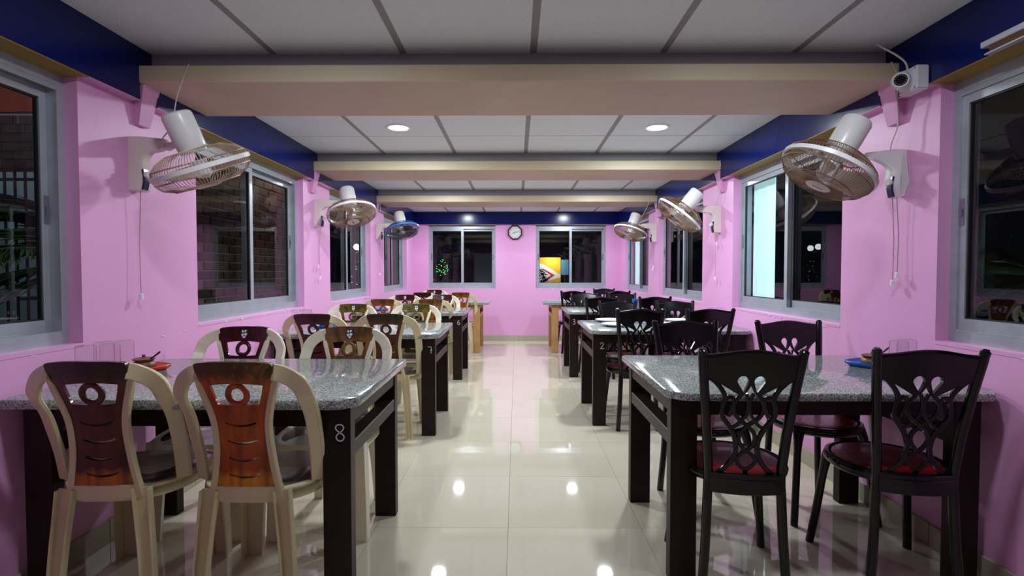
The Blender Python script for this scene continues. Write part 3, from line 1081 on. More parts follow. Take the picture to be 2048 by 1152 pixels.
# ---------------------------------------------------------------- black chairs with openwork backs
def ybk(z):
    ks = [(0.0, -0.205), (0.25, -0.19), (0.44, -0.185), (0.60, -0.203), (0.75, -0.228), (0.91, -0.262)]
    for (a, ya), (c, yc) in zip(ks, ks[1:]):
        if z <= c:
            return ya + (yc - ya) * (z - a) / (c - a)
    return ks[-1][1]
def xpost(z):
    ks = [(0.0, 0.146), (0.2, 0.132), (0.44, 0.122), (0.60, 0.134), (0.75, 0.149), (0.91, 0.166)]
    for (a, ya), (c, yc) in zip(ks, ks[1:]):
        if z <= c:
            return ya + (yc - ya) * (z - a) / (c - a)
    return ks[-1][1]

def make_black_chair():
    t = thing('openwork_chair', '', 'chair', (0, 0, 0), 0, 'black openwork chairs with red seats')
    mb = M['black']
    # crest rail with the two drop-shaped holes
    top = []
    for i in range(25):
        u = -0.158 + 0.316 * i / 24
        f = u / 0.158
        top.append((u, 0.884 + 0.009 * math.cos(f * math.pi) ))
    rb = [(0.150, 0.800), (0.135, 0.796), (0.110, 0.784), (0.080, 0.766), (0.050, 0.748), (0.028, 0.737), (0.012, 0.752), (0.0, 0.775)]
    rb = [(p.x, p.y) for p in smooth_pts([(a, c, 0) for a, c in rb], 3)]
    outline = [(-0.158, 0.884)] + top[1:-1] + [(0.158, 0.884)] + rb + [(-a, c) for a, c in rb[::-1][1:]]
    loops = [outline]
    for s in (1, -1):
        drop = []
        for i in range(20):
            a = 2 * math.pi * i / 20
            r_ = 0.0185
            w = math.sin(a)
            du = r_ * math.cos(a) * (1.0 if w > 0 else (1 + w * 0.78))
            dw = 0.021 * w if w > 0 else 0.040 * w
            drop.append((s * 0.0275 + du - s * (0.006 * max(0, -w)), 0.788 + dw))
        loops.append(drop)
    me = refine(fill2d(loops, 0.007), 0.02, 0.03)
    for v in me.vertices:
        u, z, d = v.co
        v.co = (u, ybk(z) + d + 0.35 * u * u - 0.008, z)
    bm_ = bmesh.new()
    bm_.from_mesh(me)
    bpy.data.meshes.remove(me)
    # rounded bead along the crest
    tube(bm_, [(u, ybk(z) + 0.35 * u * u - 0.008, z) for u, z in top], 0.0085, 6)
    build('crest_rail', bm_, mb, t, 35)
    # woven straps below
    b = bmesh.new()
    def strap(pts, w=0.0165, th=0.012, off=0.0):
        w *= 1.28 if w < 0.016 else 1.0
        q = smooth_pts([(u, ybk(z) - 0.006 + off + 0.2 * u * u, z) for u, z in pts], 5)
        ribbon(b, q, w, th, (0, -1, 0), 0.4)
    for s in (1, -1):
        strap([(s * 0.146, 0.806), (s * 0.118, 0.786), (s * 0.094, 0.758), (s * 0.080, 0.726), (s * 0.088, 0.695), (s * 0.086, 0.660), (s * 0.062, 0.625), (s * 0.044, 0.592), (s * 0.036, 0.555), (s * 0.042, 0.515), (s * 0.064, 0.478), (s * 0.100, 0.444)])
        strap([(s * 0.080, 0.718), (s * 0.066, 0.732), (s * 0.050, 0.720), (s * 0.056, 0.690), (s * 0.066, 0.660)], 0.010, 0.010)
        strap([(s * 0.026, 0.745), (s * 0.046, 0.715), (s * 0.050, 0.685), (s * 0.034, 0.655), (s * 0.006, 0.632), (s * -0.022, 0.602), (s * -0.026, 0.572), (s * -0.010, 0.545), (s * 0.006, 0.532)], 0.011, 0.010, 0.001 * s)
        strap([(s * 0.012, 0.745), (s * 0.003, 0.715), (s * 0.004, 0.680), (s * 0.018, 0.652), (s * 0.036, 0.630), (s * 0.054, 0.618)], 0.009, 0.010)
        strap([(s * 0.0, 0.540), (s * 0.014, 0.527), (s * 0.032, 0.506), (s * 0.022, 0.482), (s * 0.004, 0.468)], 0.010, 0.010)
        strap([(s * 0.032, 0.506), (s * 0.040, 0.520)], 0.010, 0.010)
    strap([(0.0, 0.475), (0.0, 0.438)], 0.012, 0.010)
    strap([(0.0, 0.545), (0.0, 0.528)], 0.012, 0.010)
    build('back_lattice', b, mb, t, 40)
    # lower back rail, bowed
    b = bmesh.new()
    pts = [(u, -0.196 - 0.022 * (1 - (u / 0.12) ** 2), 0.412) for u in [(-0.12 + 0.24 * i / 10) for i in range(11)]]
    ribbon(b, pts, 0.052, 0.016, (0, -1, 0), 0.3)
    pts = [(u, -0.192 - 0.016 * (1 - (u / 0.12) ** 2), 0.444) for u in [(-0.12 + 0.24 * i / 10) for i in range(11)]]
    ribbon(b, pts, 0.022, 0.024, (0, -1, 0), 0.3)
    build('back_rail', b, mb, t, 40)
    for s in (1, -1):
        b = bmesh.new()
        zs = [0.0, 0.1, 0.2, 0.3, 0.38, 0.44, 0.52, 0.60, 0.68, 0.76, 0.84, 0.88]
        pts = [(s * xpost(z), ybk(z), z) for z in zs] + [(s * 0.1655, ybk(0.897), 0.896), (s * 0.166, ybk(0.905), 0.903)]
        tube(b, smooth_pts(pts, 2), [0.0165 if i < 22 else (0.0155 if i < 25 else 0.010) for i in range(2 * (len(pts) - 1) + 1)], 10)
        build('back_post', b, mb, t, 50)
        b = bmesh.new()
        pts = smooth_pts([(s * 0.140, 0.125, 0.425), (s * 0.152, 0.140, 0.38), (s * 0.162, 0.152, 0.30), (s * 0.176, 0.170, 0.15), (s * 0.192, 0.192, 0.0)], 4)
        tube(b, pts, [0.026 - 0.010 * min(1, i / 7) for i in range(len(pts))], 10)
        build('leg', b, mb, t, 50)
    # round seat ring and the padded disc
    b = bmesh.new()
    lathe(b, [(0.0, 0.400), (0.150, 0.398), (0.188, 0.404), (0.205, 0.418), (0.208, 0.432), (0.203, 0.444), (0.192, 0.447), (0.184, 0.444), (0.150, 0.440), (0.0, 0.440)], 36)
    build('seat_frame', b, mb, t, 50)
    b = bmesh.new()
    lathe(b, [(0.0, 0.452), (0.08, 0.4515), (0.14, 0.4495), (0.172, 0.4465), (0.186, 0.441), (0.186, 0.436)], 36)
    build('seat_pad', b, M['red'], t, True)
    return t

proto_b = make_black_chair()
BCH = [
    (0.825, 2.02, True, -6, 'black openwork chair with red seat, near side of the blue-tray table at the aisle end'),
    (1.430, 2.02, True, -8, 'black openwork chair with red seat, near side of the blue-tray table at the wall end'),
    (0.920, 2.565, False, 2, 'glossy black openwork chair facing the blue-tray table at its aisle end'),
    (1.465, 2.565, False, 0, 'black openwork chair facing the blue-tray table at its wall end'),
    (0.890, 4.005, True, 0, 'black openwork chair, near side of table two at the aisle end'),
    (1.389, 4.005, True, 0, 'black openwork chair, near side of table two at the wall end'),
    (0.926, 4.535, False, 0, 'black openwork chair facing table two at its aisle end'),
    (1.450, 4.535, False, 0, 'black openwork chair facing table two at its wall end'),
    (0.911, 5.86, True, 0, 'black openwork chair, near side of table three at the aisle end'),
    (1.484, 5.86, True, 0, 'black openwork chair, near side of table three at the wall end'),
    (0.860, 6.38, False, 0, 'black openwork chair facing table three at its aisle end'),
    (1.340, 6.38, False, 0, 'black openwork chair facing table three at its wall end'),
    (0.800, 7.66, True, 0, 'black openwork chair, near side of the unpainted right table at the aisle end'),
    (1.437, 7.66, True, 0, 'black openwork chair, near side of the unpainted right table at the wall end'),
    (1.420, 8.24, False, 0, 'black openwork chair farthest in the right row by the back wall'),
]
for i, (x, y, far, turn, lab) in enumerate(BCH):
    rz = R(turn) + (0 if far else math.pi)
    if i == 0:
        proto_b.location = (x, y, 0)
        proto_b.rotation_euler = (0, 0, rz)
        proto_b['label'] = lab
    else:
        dup(proto_b, (x, y, 0), rz, lab)

# ---------------------------------------------------------------- wall fans
def fan(label, s, ring, axis, pivot, plate_z, wire, blade, ringm, body, style='box', spin=0, cords=((0.0, 0.6),), lead=None, rad_=0.208, nw=84):
    """s: wall side; ring: centre of the guard; axis: blowing direction; pivot: end of the arm"""
    ring, a, pv = Vector(ring), Vector(axis).normalized(), Vector(pivot)
    z_hi, z_lo = plate_z
    y0 = pv.y
    t = thing('wall_fan', label, 'fan', (s * XW, y0, z_lo), 0, 'white oscillating wall fans')
    O = Vector((s * XW, y0, z_lo))
    def loc(p):
        return Vector(p) - O
    d = -s
    # wall bracket: tall box, arm reaching out from its top
    b = bmesh.new()
    H = z_hi - z_lo
    ax_end = loc(pv)
    if style == 'box':
        prof = [(0, 0), (0.056, 0), (0.063, 0.010), (0.060, H * 0.56), (0.068, H * 0.65), (0.092, H * 0.73), (abs(ax_end.x) - 0.01, H * 0.765), (abs(ax_end.x) + 0.016, H * 0.80), (abs(ax_end.x) + 0.022, H * 0.89), (abs(ax_end.x) + 0.008, H * 0.965), (0.05, H), (0, H)]
        hw = 0.030
    else:
        prof = [(0, 0.01), (0.05, 0.0), (0.066, 0.02), (0.078, H * 0.30), (0.070, H * 0.52), (0.072, H * 0.60), (0.095, H * 0.70), (abs(ax_end.x) - 0.02, H * 0.80), (abs(ax_end.x) + 0.012, H * 0.84), (abs(ax_end.x) + 0.012, H * 0.93), (0.05, H), (0, H), (0, H * 0.8), (0, H * 0.6), (0, H * 0.35), (0, H * 0.12)]
        hw = 0.034
    rows = []
    rnd_rows = [(-hw, 0.010), (-hw + 0.008, 0.0), (hw - 0.008, 0.0), (hw, 0.010)] if style == 'box' else [(hw * math.sin(R(v)), 0.034 * (1 - math.cos(R(v)))) for v in (-90, -68, -45, -22, 0, 22, 45, 68, 90)]
    for wy, ins in rnd_rows:
        row = []
        for k_, (x, z) in enumerate(prof):
            tap = 1.0
            if x > 0.09:
                tap = 0.62
            if style != 'box':
                kn = [(0.0, 0.25), (0.1, 0.65), (0.33, 1.25), (0.6, 1.0), (0.8, 0.68), (1.01, 0.6)]
                for (za, ta), (zb, tb_) in zip(kn, kn[1:]):
                    if za <= z / H <= zb:
                        tap = min(tap, 1.0 if x <= 0.09 else 0.62) * (ta + (tb_ - ta) * (z / H - za) / (zb - za))
                        break
            xx = max(0.0, x - (ins if x > 0 else 0))
            row.append(b.verts.new((d * xx, wy * tap, z + (min(ins, 0.012) * (0.5 - z / H) * 1.0))))
        rows.append(row)
    for A, B in zip(rows, rows[1:]):
        for k_ in range(len(prof)):
            b.faces.new((A[k_], A[(k_ + 1) % len(prof)], B[(k_ + 1) % len(prof)], B[k_]))
    b.faces.new(rows[0][::-1])
    b.faces.new(rows[-1])
    br = build('bracket', b, body, t, 35)
    # dark switch panel with a white knob low on the bracket
    b = bmesh.new()
    ribbon(b, smooth_pts([(d * 0.062, -hw * 0.5, 0.006), (d * 0.069, -hw * 0.45, 0.05), (d * 0.063, -hw * 0.45, 0.098)], 4), [0.034] * 9, 0.010, (1, 0, 0), 0.4)
    sw = build('switch_panel', b, M['navy'], br, 40)
    b = bmesh.new()
    lathe(b, [(0.015, 0), (0.0155, 0.016), (0.012, 0.022), (0.0, 0.022)], 16, (d * 0.9, -0.45, 0), (d * 0.070, -hw * 0.5, 0.072))
    build('knob', b, M['fanwhite'], br, 40)
    # pull cords
    for cy, L in cords:
        b = bmesh.new()
        x_ = d * 0.035
        tube(b, [(x_, cy, 0.006), (x_ - d * 0.008, cy - 0.004, -L * 0.5), (x_ - d * 0.004, cy - 0.006, -L)], 0.0016, 5)
        pc = build('pull_cord', b, M['cord'], br)
        b = bmesh.new()
        lathe(b, [(0.004, 0.026), (0.009, 0.022), (0.010, 0.0), (0.0, 0.0)], 10, None, (x_ - d * 0.004, cy - 0.006, -L - 0.024))
        build('cord_knob', b, M['fanwhite'], pc, 40)
    # head frame: e1 towards the wall side, across the axis
    C0 = loc(ring)
    back = C0 - a * 0.243
    mo = bmesh.new()
    prof = [(0.0, 0.0), (0.046, 0.0), (0.058, 0.006), (0.0625, 0.018), (0.0625, 0.10), (0.060, 0.165), (0.056, 0.178), (0.0, 0.178)]
    lathe(mo, prof, 28, a, back)
    build('motor_housing', mo, M['fanwhite'], t, 40)
    # hinge between arm and motor
    b = bmesh.new()
    mid = C0 - a * 0.128
    pl = loc(pv)
    e = (pl - mid)
    e -= a * e.dot(a)
    e.normalize()
    side = mid + e * 0.064
    tube(b, [pl + Vector((d * 0.004, 0, -0.012)), (pl + side) / 2 + Vector((0, 0, -0.014)), side - a * 0.0], 0.016, 8)
    ribbon(b, [side - a * 0.075 - e * 0.002, side + a * 0.045 - e * 0.002], 0.034, 0.014, e, 0.3)
    lathe(b, [(0.0, -0.030), (0.016, -0.030), (0.018, 0.0), (0.016, 0.030), (0.0, 0.030)], 14, (0, 1, 0), pl + Vector((d * 0.006, 0, -0.010)))
    build('hinge', b, body, t, 45)
    # guard
    q = Vector((0, 0, 1)).rotation_difference(a).to_matrix()
    def G(r_, th, z):
        return C0 + q @ Vector((r_ * math.cos(th), r_ * math.sin(th), z))
    def wires(prof, n_, rings, rad):
        bb = bmesh.new()
        for i in range(n_):
            th = 2 * math.pi * i / n_
            tube(bb, [G(r_, th, z) for r_, z in prof], rad, 3, cap=False)
        for r_, z in rings:
            tube(bb, [G(r_, 2 * math.pi * i / 48, z) for i in range(48)], rad * 1.6, 5, closed=True)
        return bb
    RR = rad_
    build('front_guard', wires([(RR - 0.002, 0.004), (RR - 0.006, 0.030), (RR - 0.026, 0.058), (0.135, 0.078), (0.050, 0.086)], nw, [(0.138, 0.078), (RR - 0.006, 0.030)], 0.00135), wire, t)
    build('rear_guard', wires([(RR - 0.002, -0.004), (RR - 0.010, -0.028), (RR - 0.042, -0.056), (0.125, -0.074), (0.060, -0.080)], nw, [(0.120, -0.075), (RR - 0.010, -0.028)], 0.00135), wire, t)
    b = bmesh.new()
    nn = 56
    rg = []
    for i in range(nn):
        th = 2 * math.pi * i / nn
        rg.append([b.verts.new(G(RR + u, th, z)) for u, z in ((-0.004, -0.011), (0.004, -0.009), (0.005, 0.009), (-0.004, 0.011))])
    for i in range(nn):
        for j in range(4):
            b.faces.new((rg[i][j], rg[i][(j + 1) % 4], rg[(i + 1) % nn][(j + 1) % 4], rg[(i + 1) % nn][j]))
    build('guard_rim', b, ringm, t, 40)
    b = bmesh.new()
    lathe(b, [(0.0, 0.091), (0.040, 0.091), (0.053, 0.087), (0.053, 0.083), (0.0, 0.082)], 28, a, C0)
    hb = build('badge_disc', b, M['hub'] if blade is not M['blade_dark'] else M['wire_dark'], t, 40)
    b = bmesh.new()
    for i in range(5):
        o_ = -0.020 + i * 0.0095
        p0 = [G(0, 0, 0.0918) + q @ Vector((o_ + w, h, 0)) for w, h in ((-0.003, -0.005), (0.0035, -0.005), (0.003, 0.004 + 0.002 * (i % 2)), (-0.003, 0.004))]
        b.faces.new([b.verts.new(p) for p in p0])
    build('badge_mark', b, M['stickerdark'], hb)
    # three swept blades on a hub
    b = bmesh.new()
    lathe(b, [(0.0, 0.052), (0.018, 0.050), (0.034, 0.036), (0.036, -0.03), (0.0, -0.03)], 20, a, C0)
    rot = build('hub', b, M['fanwhite'], t, 40)
    for k_ in range(3):
        b = bmesh.new()
        base = spin + k_ * 2 * math.pi / 3
        grid = []
        nr, nt_ = 8, 8
        for i in range(nr + 1):
            fr = i / nr
            r_ = 0.030 + fr * 0.160
            span = 0.50 + 0.75 * math.sin(min(1, fr * 1.1) * math.pi * 0.62)
            if fr > 0.85:
                span *= 1 - 1.6 * (fr - 0.85)
            row = []
            for j in range(nt_ + 1):
                f = j / nt_ - 0.5
                th = base + f * span + 0.35 * fr
                z = 0.012 - f * 0.062 * (1 - 0.35 * fr)
                row.append(b.verts.new(G(r_, th, z)))
            grid.append(row)
        for i in range(nr):
            for j in range(nt_):
                b.faces.new((grid[i][j], grid[i][j + 1], grid[i + 1][j + 1], grid[i + 1][j]))
        build('blade', b, blade, rot, True)
    if lead:
        b = bmesh.new()
        tube(b, [loc(p) for p in smooth_pts(lead, 6)], 0.0028, 6)
        build('power_lead', b, M['cable'], t, True)
    return t

fan('white wall fan with cream guard tilted down, nearest fan on the left wall', -1, (-1.423, 2.36, 1.636), (0.25, 0.335, -0.908), (-1.614, 2.40, 1.749), (1.778, 1.531), M['wire'], M['blade_pale'], M['fanwhite'], M['fancream'], 'box', 0.4,
    ((-0.004, 0.47),), [(-1.48, 2.376, 2.10), (-1.505, 2.37, 2.03), (-1.53, 2.365, 1.95), (-1.53, 2.34, 1.86), (-1.535, 2.325, 1.80), (-1.575, 2.33, 1.755), (-1.60, 2.375, 1.735)])
fan('white wall fan with pale hub disc facing down, between the windows by table seven', -1, (-1.435, 4.55, 1.677), (0.261, -0.275, -0.925), (-1.58, 4.58, 1.775), (1.798, 1.556), M['wire_rust'], M['blade_pale'], M['fanwhite'], M['fancream'], 'box', 1.0,
    ((-0.02, 0.33), (0.012, 0.43)), [(-1.735, 4.40, 2.10), (-1.74, 4.45, 1.99), (-1.73, 4.52, 1.86), (-1.70, 4.56, 1.80)])
fan('white wall fan with blue rim and dark blades, farthest on the left wall', -1, (-1.428, 6.55, 1.692), (0.246, -0.261, -0.934), (-1.584, 6.6, 1.758), (1.782, 1.573), M['wire_dark'], M['blade_dark'], M['ring_blue'], M['fancream'], 'box', 0.2,
    ((0.0, 0.42),), [(-1.64, 6.39, 2.10), (-1.67, 6.44, 2.0), (-1.70, 6.52, 1.88), (-1.69, 6.58, 1.775)])
fan('rusty-guarded white wall fan with rounded bracket, below the security camera', 1, (1.369, 2.32, 1.614), (-0.488, 0.058, -0.871), (1.598, 2.41, 1.690), (1.720, 1.494), M['wire_rust'], M['blade_pale'], M['fanwhite'], M['fanwhite'], 'round', 0.9,
    ((-0.014, 0.335), (0.014, 0.37)), [(1.672, 2.376, 2.10), (1.70, 2.372, 2.03), (1.70, 2.372, 1.93), (1.71, 2.38, 1.82), (1.70, 2.40, 1.75), (1.70, 2.41, 1.716)], 0.196)
fan('white wall fan with guard tilted steeply sideways, right wall by table two', 1, (1.395, 4.5, 1.66), (-0.613, 0.13, -0.78), (1.581, 4.56, 1.712), (1.741, 1.501), M['wire_rust'], M['blade_pale'], M['fanwhite'], M['fancream'], 'box', 0.1,
    ((-0.012, 0.08), (0.014, 0.38)), [(1.70, 4.41, 2.10), (1.725, 4.43, 1.98), (1.73, 4.48, 1.84), (1.72, 4.55, 1.745)])
fan('white wall fan with rusty guard, farthest fan on the right wall', 1, (1.433, 6.6, 1.675), (-0.33, -0.164, -0.93), (1.593, 6.64, 1.755), (1.782, 1.541), M['wire_rust'], M['blade_pale'], M['fanwhite'], M['fancream'], 'box', 0.7,
    ((-0.012, 0.30), (0.014, 0.33)), [(1.60, 6.39, 2.10), (1.61, 6.42, 2.0), (1.59, 6.50, 1.92), (1.56, 6.58, 1.83), (1.60, 6.63, 1.77)])

# ---------------------------------------------------------------- wall clock
ck = thing('wall_clock', 'octagonal maroon wall clock with white dial on the pink back wall', 'clock', (-0.025, YB, 1.835))
b = bmesh.new()
def octo(r_, y, n=8):
    return [b.verts.new((r_ * math.cos(R(22.5 + 45 * i)) , y, r_ * math.sin(R(22.5 + 45 * i)))) for i in range(8)]
rgs = [octo(0.128, 0.0), octo(0.132, -0.018), octo(0.122, -0.034), octo(0.110, -0.036)]
for A, B in zip(rgs, rgs[1:]):
    for i in range(8):
        b.faces.new((A[i], A[(i + 1) % 8], B[(i + 1) % 8], B[i]))
inner = [b.verts.new((0.104 * math.cos(R(22.5 + 11.25 * i)), -0.030, 0.104 * math.sin(R(22.5 + 11.25 * i)))) for i in range(32)]
for i in range(8):
    for j in range(4):
        b.faces.new([rgs[-1][i], inner[(4 * i + j) % 32], inner[(4 * i + j + 1) % 32]])
    b.faces.new([rgs[-1][i], inner[(4 * i + 4) % 32], rgs[-1][(i + 1) % 8]])
build('case', b, M['maroon_wood'], ck)
b = bmesh.new()
lathe(b, [(0.0, 0.0), (0.105, 0.0)], 32, (0, -1, 0), (0, -0.028, 0))
dial = build('dial', b, M['dial'], ck)
for i in range(12):
    fc = bpy.data.curves.new('numeral', 'FONT')
    fc.body = str(i if i else 12)
    fc.size = 0.030
    fc.align_x = 'CENTER'
    fc.align_y = 'CENTER'
    fc.extrude = 0.0004
    fo = bpy.data.objects.new('numeral', fc)
    COL.objects.link(fo)
    me = bpy.data.meshes.new_from_object(fo.evaluated_get(bpy.context.evaluated_depsgraph_get()))
    bpy.data.objects.remove(fo)
    an = R(90 - 30 * i)
    me.transform(Matrix.Translation((0.084 * math.cos(an), -0.029, 0.084 * math.sin(an))) @ Matrix.Rotation(R(90), 4, 'X'))
    link_mesh('numeral', me, M['inkblack'], dial)
for nm, ang, L, w in (('hour_hand', 90 - 30 * 8.3, 0.055, 0.009), ('minute_hand', 90 - 6 * 13.2, 0.080, 0.006)):
    b = bmesh.new()
    an = R(ang)
    ribbon(b, [(-0.015 * math.cos(an), -0.031, -0.015 * math.sin(an)), (L * math.cos(an), -0.031, L * math.sin(an))], [w, w * 0.5], 0.001, (0, -1, 0), 0.1)
    build(nm, b, M['inkblack'], ck)

# ---------------------------------------------------------------- security camera on the right fascia
cc = thing('security_camera', 'white dome security camera on a square box on the blue fascia', 'camera', (XF, 2.255, 1.972))
b = bmesh.new()
box(b, -0.062, -0.0005, -0.062, 0.062, -0.058, 0.058)
bmesh.ops.bevel(b, geom=list(b.edges), offset=0.006, segments=2, affect='EDGES')
jb = build('junction_box', b, M['cctv'], cc, 40)
b = bmesh.new()
for y in (-0.05, 0.05):
    for z in (-0.046, 0.046):
        lathe(b, [(0.004, 0.0), (0.004, 0.0015), (0.0, 0.0015)], 8, (-1, 0, 0), (-0.062, y, z))
build('screw', b, M['led'], jb)
b = bmesh.new()
lathe(b, [(0.050, 0.0), (0.050, 0.018), (0.046, 0.028), (0.042, 0.036), (0.0, 0.036)], 30, (-1, 0, 0), (-0.062, 0, 0))
build('collar', b, M['cctv'], cc, 40)
b = bmesh.new()
dirn = Vector((-0.62, -0.76, -0.16)).normalized()
cb = Vector((-0.100, -0.012, -0.004))
lathe(b, [(0.0, -0.044)] + [(0.044 * math.sin(R(15 * i)), -0.044 * math.cos(R(15 * i))) for i in range(1, 9)] + [(0.038, 0.030), (0.037, 0.040), (0.034, 0.044), (0.029, 0.041), (0.0, 0.040)], 32, dirn, cb)
build('turret', b, M['cctv'], cc, 40)
b = bmesh.new()
lathe(b, [(0.0, 0.0445), (0.026, 0.0435), (0.0285, 0.0405), (0.0285, 0.038)], 32, dirn, cb)
ln = build('lens', b, M['lens'], cc, 40)
b = bmesh.new()
qq = Vector((0, 0, 1)).rotation_difference(dirn).to_matrix()
for i in range(14):
    th = 2 * math.pi * i / 14
    lathe(b, [(0.0026, 0.0), (0.0, 0.0016)], 8, dirn, cb + qq @ Vector((0.0222 * math.cos(th), 0.0222 * math.sin(th), 0.0438)))
build('led_ring', b, M['led'], ln)
b = bmesh.new()
tube(b, smooth_pts([(-0.045, 0.02, 0.052), (-0.050, 0.03, 0.10), (-0.075, 0.06, 0.15), (-0.12, 0.08, 0.19), (-0.15, 0.10, 0.224)], 5), 0.0045, 8)
build('signal_cable', b, M['cable'], cc, True)

for c in kids(cc):
    c.scale = (0.86, 0.86, 0.86)

# unlit batten on the right fascia
bt = thing('tube_batten', 'grey tube light batten fixed along the blue fascia above the right window', 'light', (XF, 1.35, 1.96))
b = bmesh.new()
box(b, -0.030, -0.0005, -0.60, 0.585, 0.010, 0.032)
bmesh.ops.bevel(b, geom=list(b.edges), offset=0.003, segments=1, affect='EDGES')
build('housing', b, M['batten'], bt)
b = bmesh.new()
box(b, -0.022, -0.0005, -0.60, 0.555, -0.013, 0.010)
build('channel', b, M['clay_lid'], bt)
b = bmesh.new()
box(b, -0.026, -0.0005, -0.60, 0.570, -0.018, -0.013)
build('lower_lip', b, M['batten'], bt)

# ---------------------------------------------------------------- things on the tables
TT_ = 0.73
def tumbler_proto():
    b = bmesh.new()
    n_ = 24
    prof = [(0.0, 0.150), (0.028, 0.150), (0.0325, 0.1475), (0.0338, 0.141), (0.0340, 0.125), (0.0347, 0.003), (0.0347, 0.0)]
    rg = []
    for r_, z in prof[1:]:
        # faint vertical flutes
        rg.append([b.verts.new(((r_ - (0.0007 if k_ % 2 and 0.01 < z < 0.13 else 0)) * math.cos(2 * math.pi * k_ / n_), (r_ - (0.0007 if k_ % 2 and 0.01 < z < 0.13 else 0)) * math.sin(2 * math.pi * k_ / n_), z)) for k_ in range(n_)])
    for A, B in zip(rg, rg[1:]):
        for k_ in range(n_):
            b.faces.new((A[k_], A[(k_ + 1) % n_], B[(k_ + 1) % n_], B[k_]))
    b.faces.new(rg[0])
    return build('glass_tumbler', b, M['tumbler'], None, 25)
TUM = [
    (-1.655, 1.985, 'upturned glass tumbler, wall side of the four by the orange tray'),
    (-1.600, 2.035, 'upturned glass tumbler, aisle side front of the four by the orange tray'),
    (-1.668, 2.090, 'upturned glass tumbler, in the middle behind the front pair by the orange tray'),
    (-1.615, 2.130, 'upturned glass tumbler, closest of the four to the orange tray'),
    (1.570, 2.150, 'upturned glass tumbler beside the blue tray, closest to the tray'),
    (1.632, 2.190, 'upturned glass tumbler behind the wall-end black chair, right of the blue tray'),
    (-1.640, 3.880, 'upturned glass tumbler on table seven nearest the wall'),
    (-1.570, 3.900, 'upturned glass tumbler on table seven, middle of its three'),
    (-1.600, 3.970, 'upturned glass tumbler on table seven, rear one of its three'),
    (-1.640, 5.720, 'upturned glass tumbler on table six nearest the wall'),
    (-1.570, 5.740, 'upturned glass tumbler on table six nearest the aisle'),
    (1.545, 4.130, 'upturned glass tumbler on table two nearest the plates'),
    (1.620, 4.150, 'upturned glass tumbler on table two nearest the wall'),
]
tp = None
for x, y, lab in TUM:
    if tp is None:
        tp = tumbler_proto()
        tag(tp, lab, 'glass', 'upturned glass tumblers on the tables')
        tp.location = (x, y, TT_)
    else:
        dup(tp, (x, y, TT_), None, lab)

def tray(x, y, rz, m, label, r_=0.105):
    b = bmesh.new()
    loop = []
    for i in range(48):
        a = 2 * math.pi * i / 48
        # rounded four-pointed outline
        k_ = (abs(math.cos(a)) ** 1.35 + abs(math.sin(a)) ** 1.35) ** (-1 / 1.35)
        loop.append((k_ * math.cos(a), k_ * math.sin(a)))
    rows = [[b.verts.new((u * rr, v * rr, z)) for u, v in loop] for rr, z in ((r_ * 0.80, 0.0), (r_ * 0.97, 0.012), (r_, 0.020), (r_ * 0.985, 0.0215), (r_ * 0.95, 0.0145), (r_ * 0.78, 0.004))]
    for A, B in zip(rows, rows[1:]):
        for k_ in range(48):
            b.faces.new((A[k_], A[(k_ + 1) % 48], B[(k_ + 1) % 48], B[k_]))
    b.faces.new(rows[0][::-1])
    b.faces.new(rows[-1])
    o = build('serving_tray', b, m, None, 50)
    tag(o, label, 'tray', 'small plastic trays on the tables')
    o.location = (x, y, TT_)
    o.rotation_euler = (0, 0, rz)
    return o

def pot(x, y, rz, label, spoon=True):
    t = thing('clay_pot', label, 'pot', (x, y, TT_ + 0.005), rz, 'lidded clay pots on trays')
    b = bmesh.new()
    lathe(b, [(0.0, 0.0), (0.036, 0.0), (0.045, 0.006), (0.048, 0.018), (0.042, 0.030), (0.034, 0.035), (0.042, 0.043), (0.040, 0.043), (0.030, 0.036), (0.0, 0.034)], 28)
    build('body', b, M['clay'], t, 50)
    b = bmesh.new()
    lathe(b, [(0.043, 0.043), (0.044, 0.046), (0.028, 0.0515), (0.008, 0.053), (0.005, 0.055), (0.0075, 0.060), (0.005, 0.0645), (0.0, 0.065)], 28)
    build('lid', b, M['clay_lid'], t, 50)
    if spoon:
        b = bmesh.new()
        tube(b, [(0.030, 0.0, 0.044), (0.055, 0.0, 0.058), (0.082, 0.0, 0.076), (0.088, 0.0, 0.080)], [0.0035, 0.0035, 0.0045, 0.0030], 8)
        build('spoon', b, M['spoon'], t, True)
    return t
tray(-1.640, 2.275, R(20), M['orange'], 'orange plastic tray under a clay pot on table eight')
pot(-1.640, 2.275, R(-12), 'small brown clay pot with lid and dark spoon on the orange tray')
tray(1.625, 2.405, R(-14), M['bluetray'], 'blue plastic tray under a clay pot on the nearest right table')
pot(1.632, 2.400, R(10), 'small brown clay pot with lid and spoon on the blue tray')
tray(-1.490, 4.060, R(30), M['bluetray'], 'blue plastic tray on table seven behind the maroon-backed chair')
pot(-1.495, 4.065, R(160), 'small brown clay pot with spoon on the blue tray of table seven')
tray(-1.540, 5.860, R(20), M['bluetray'], 'blue plastic tray on table six behind the ochre-backed chair')

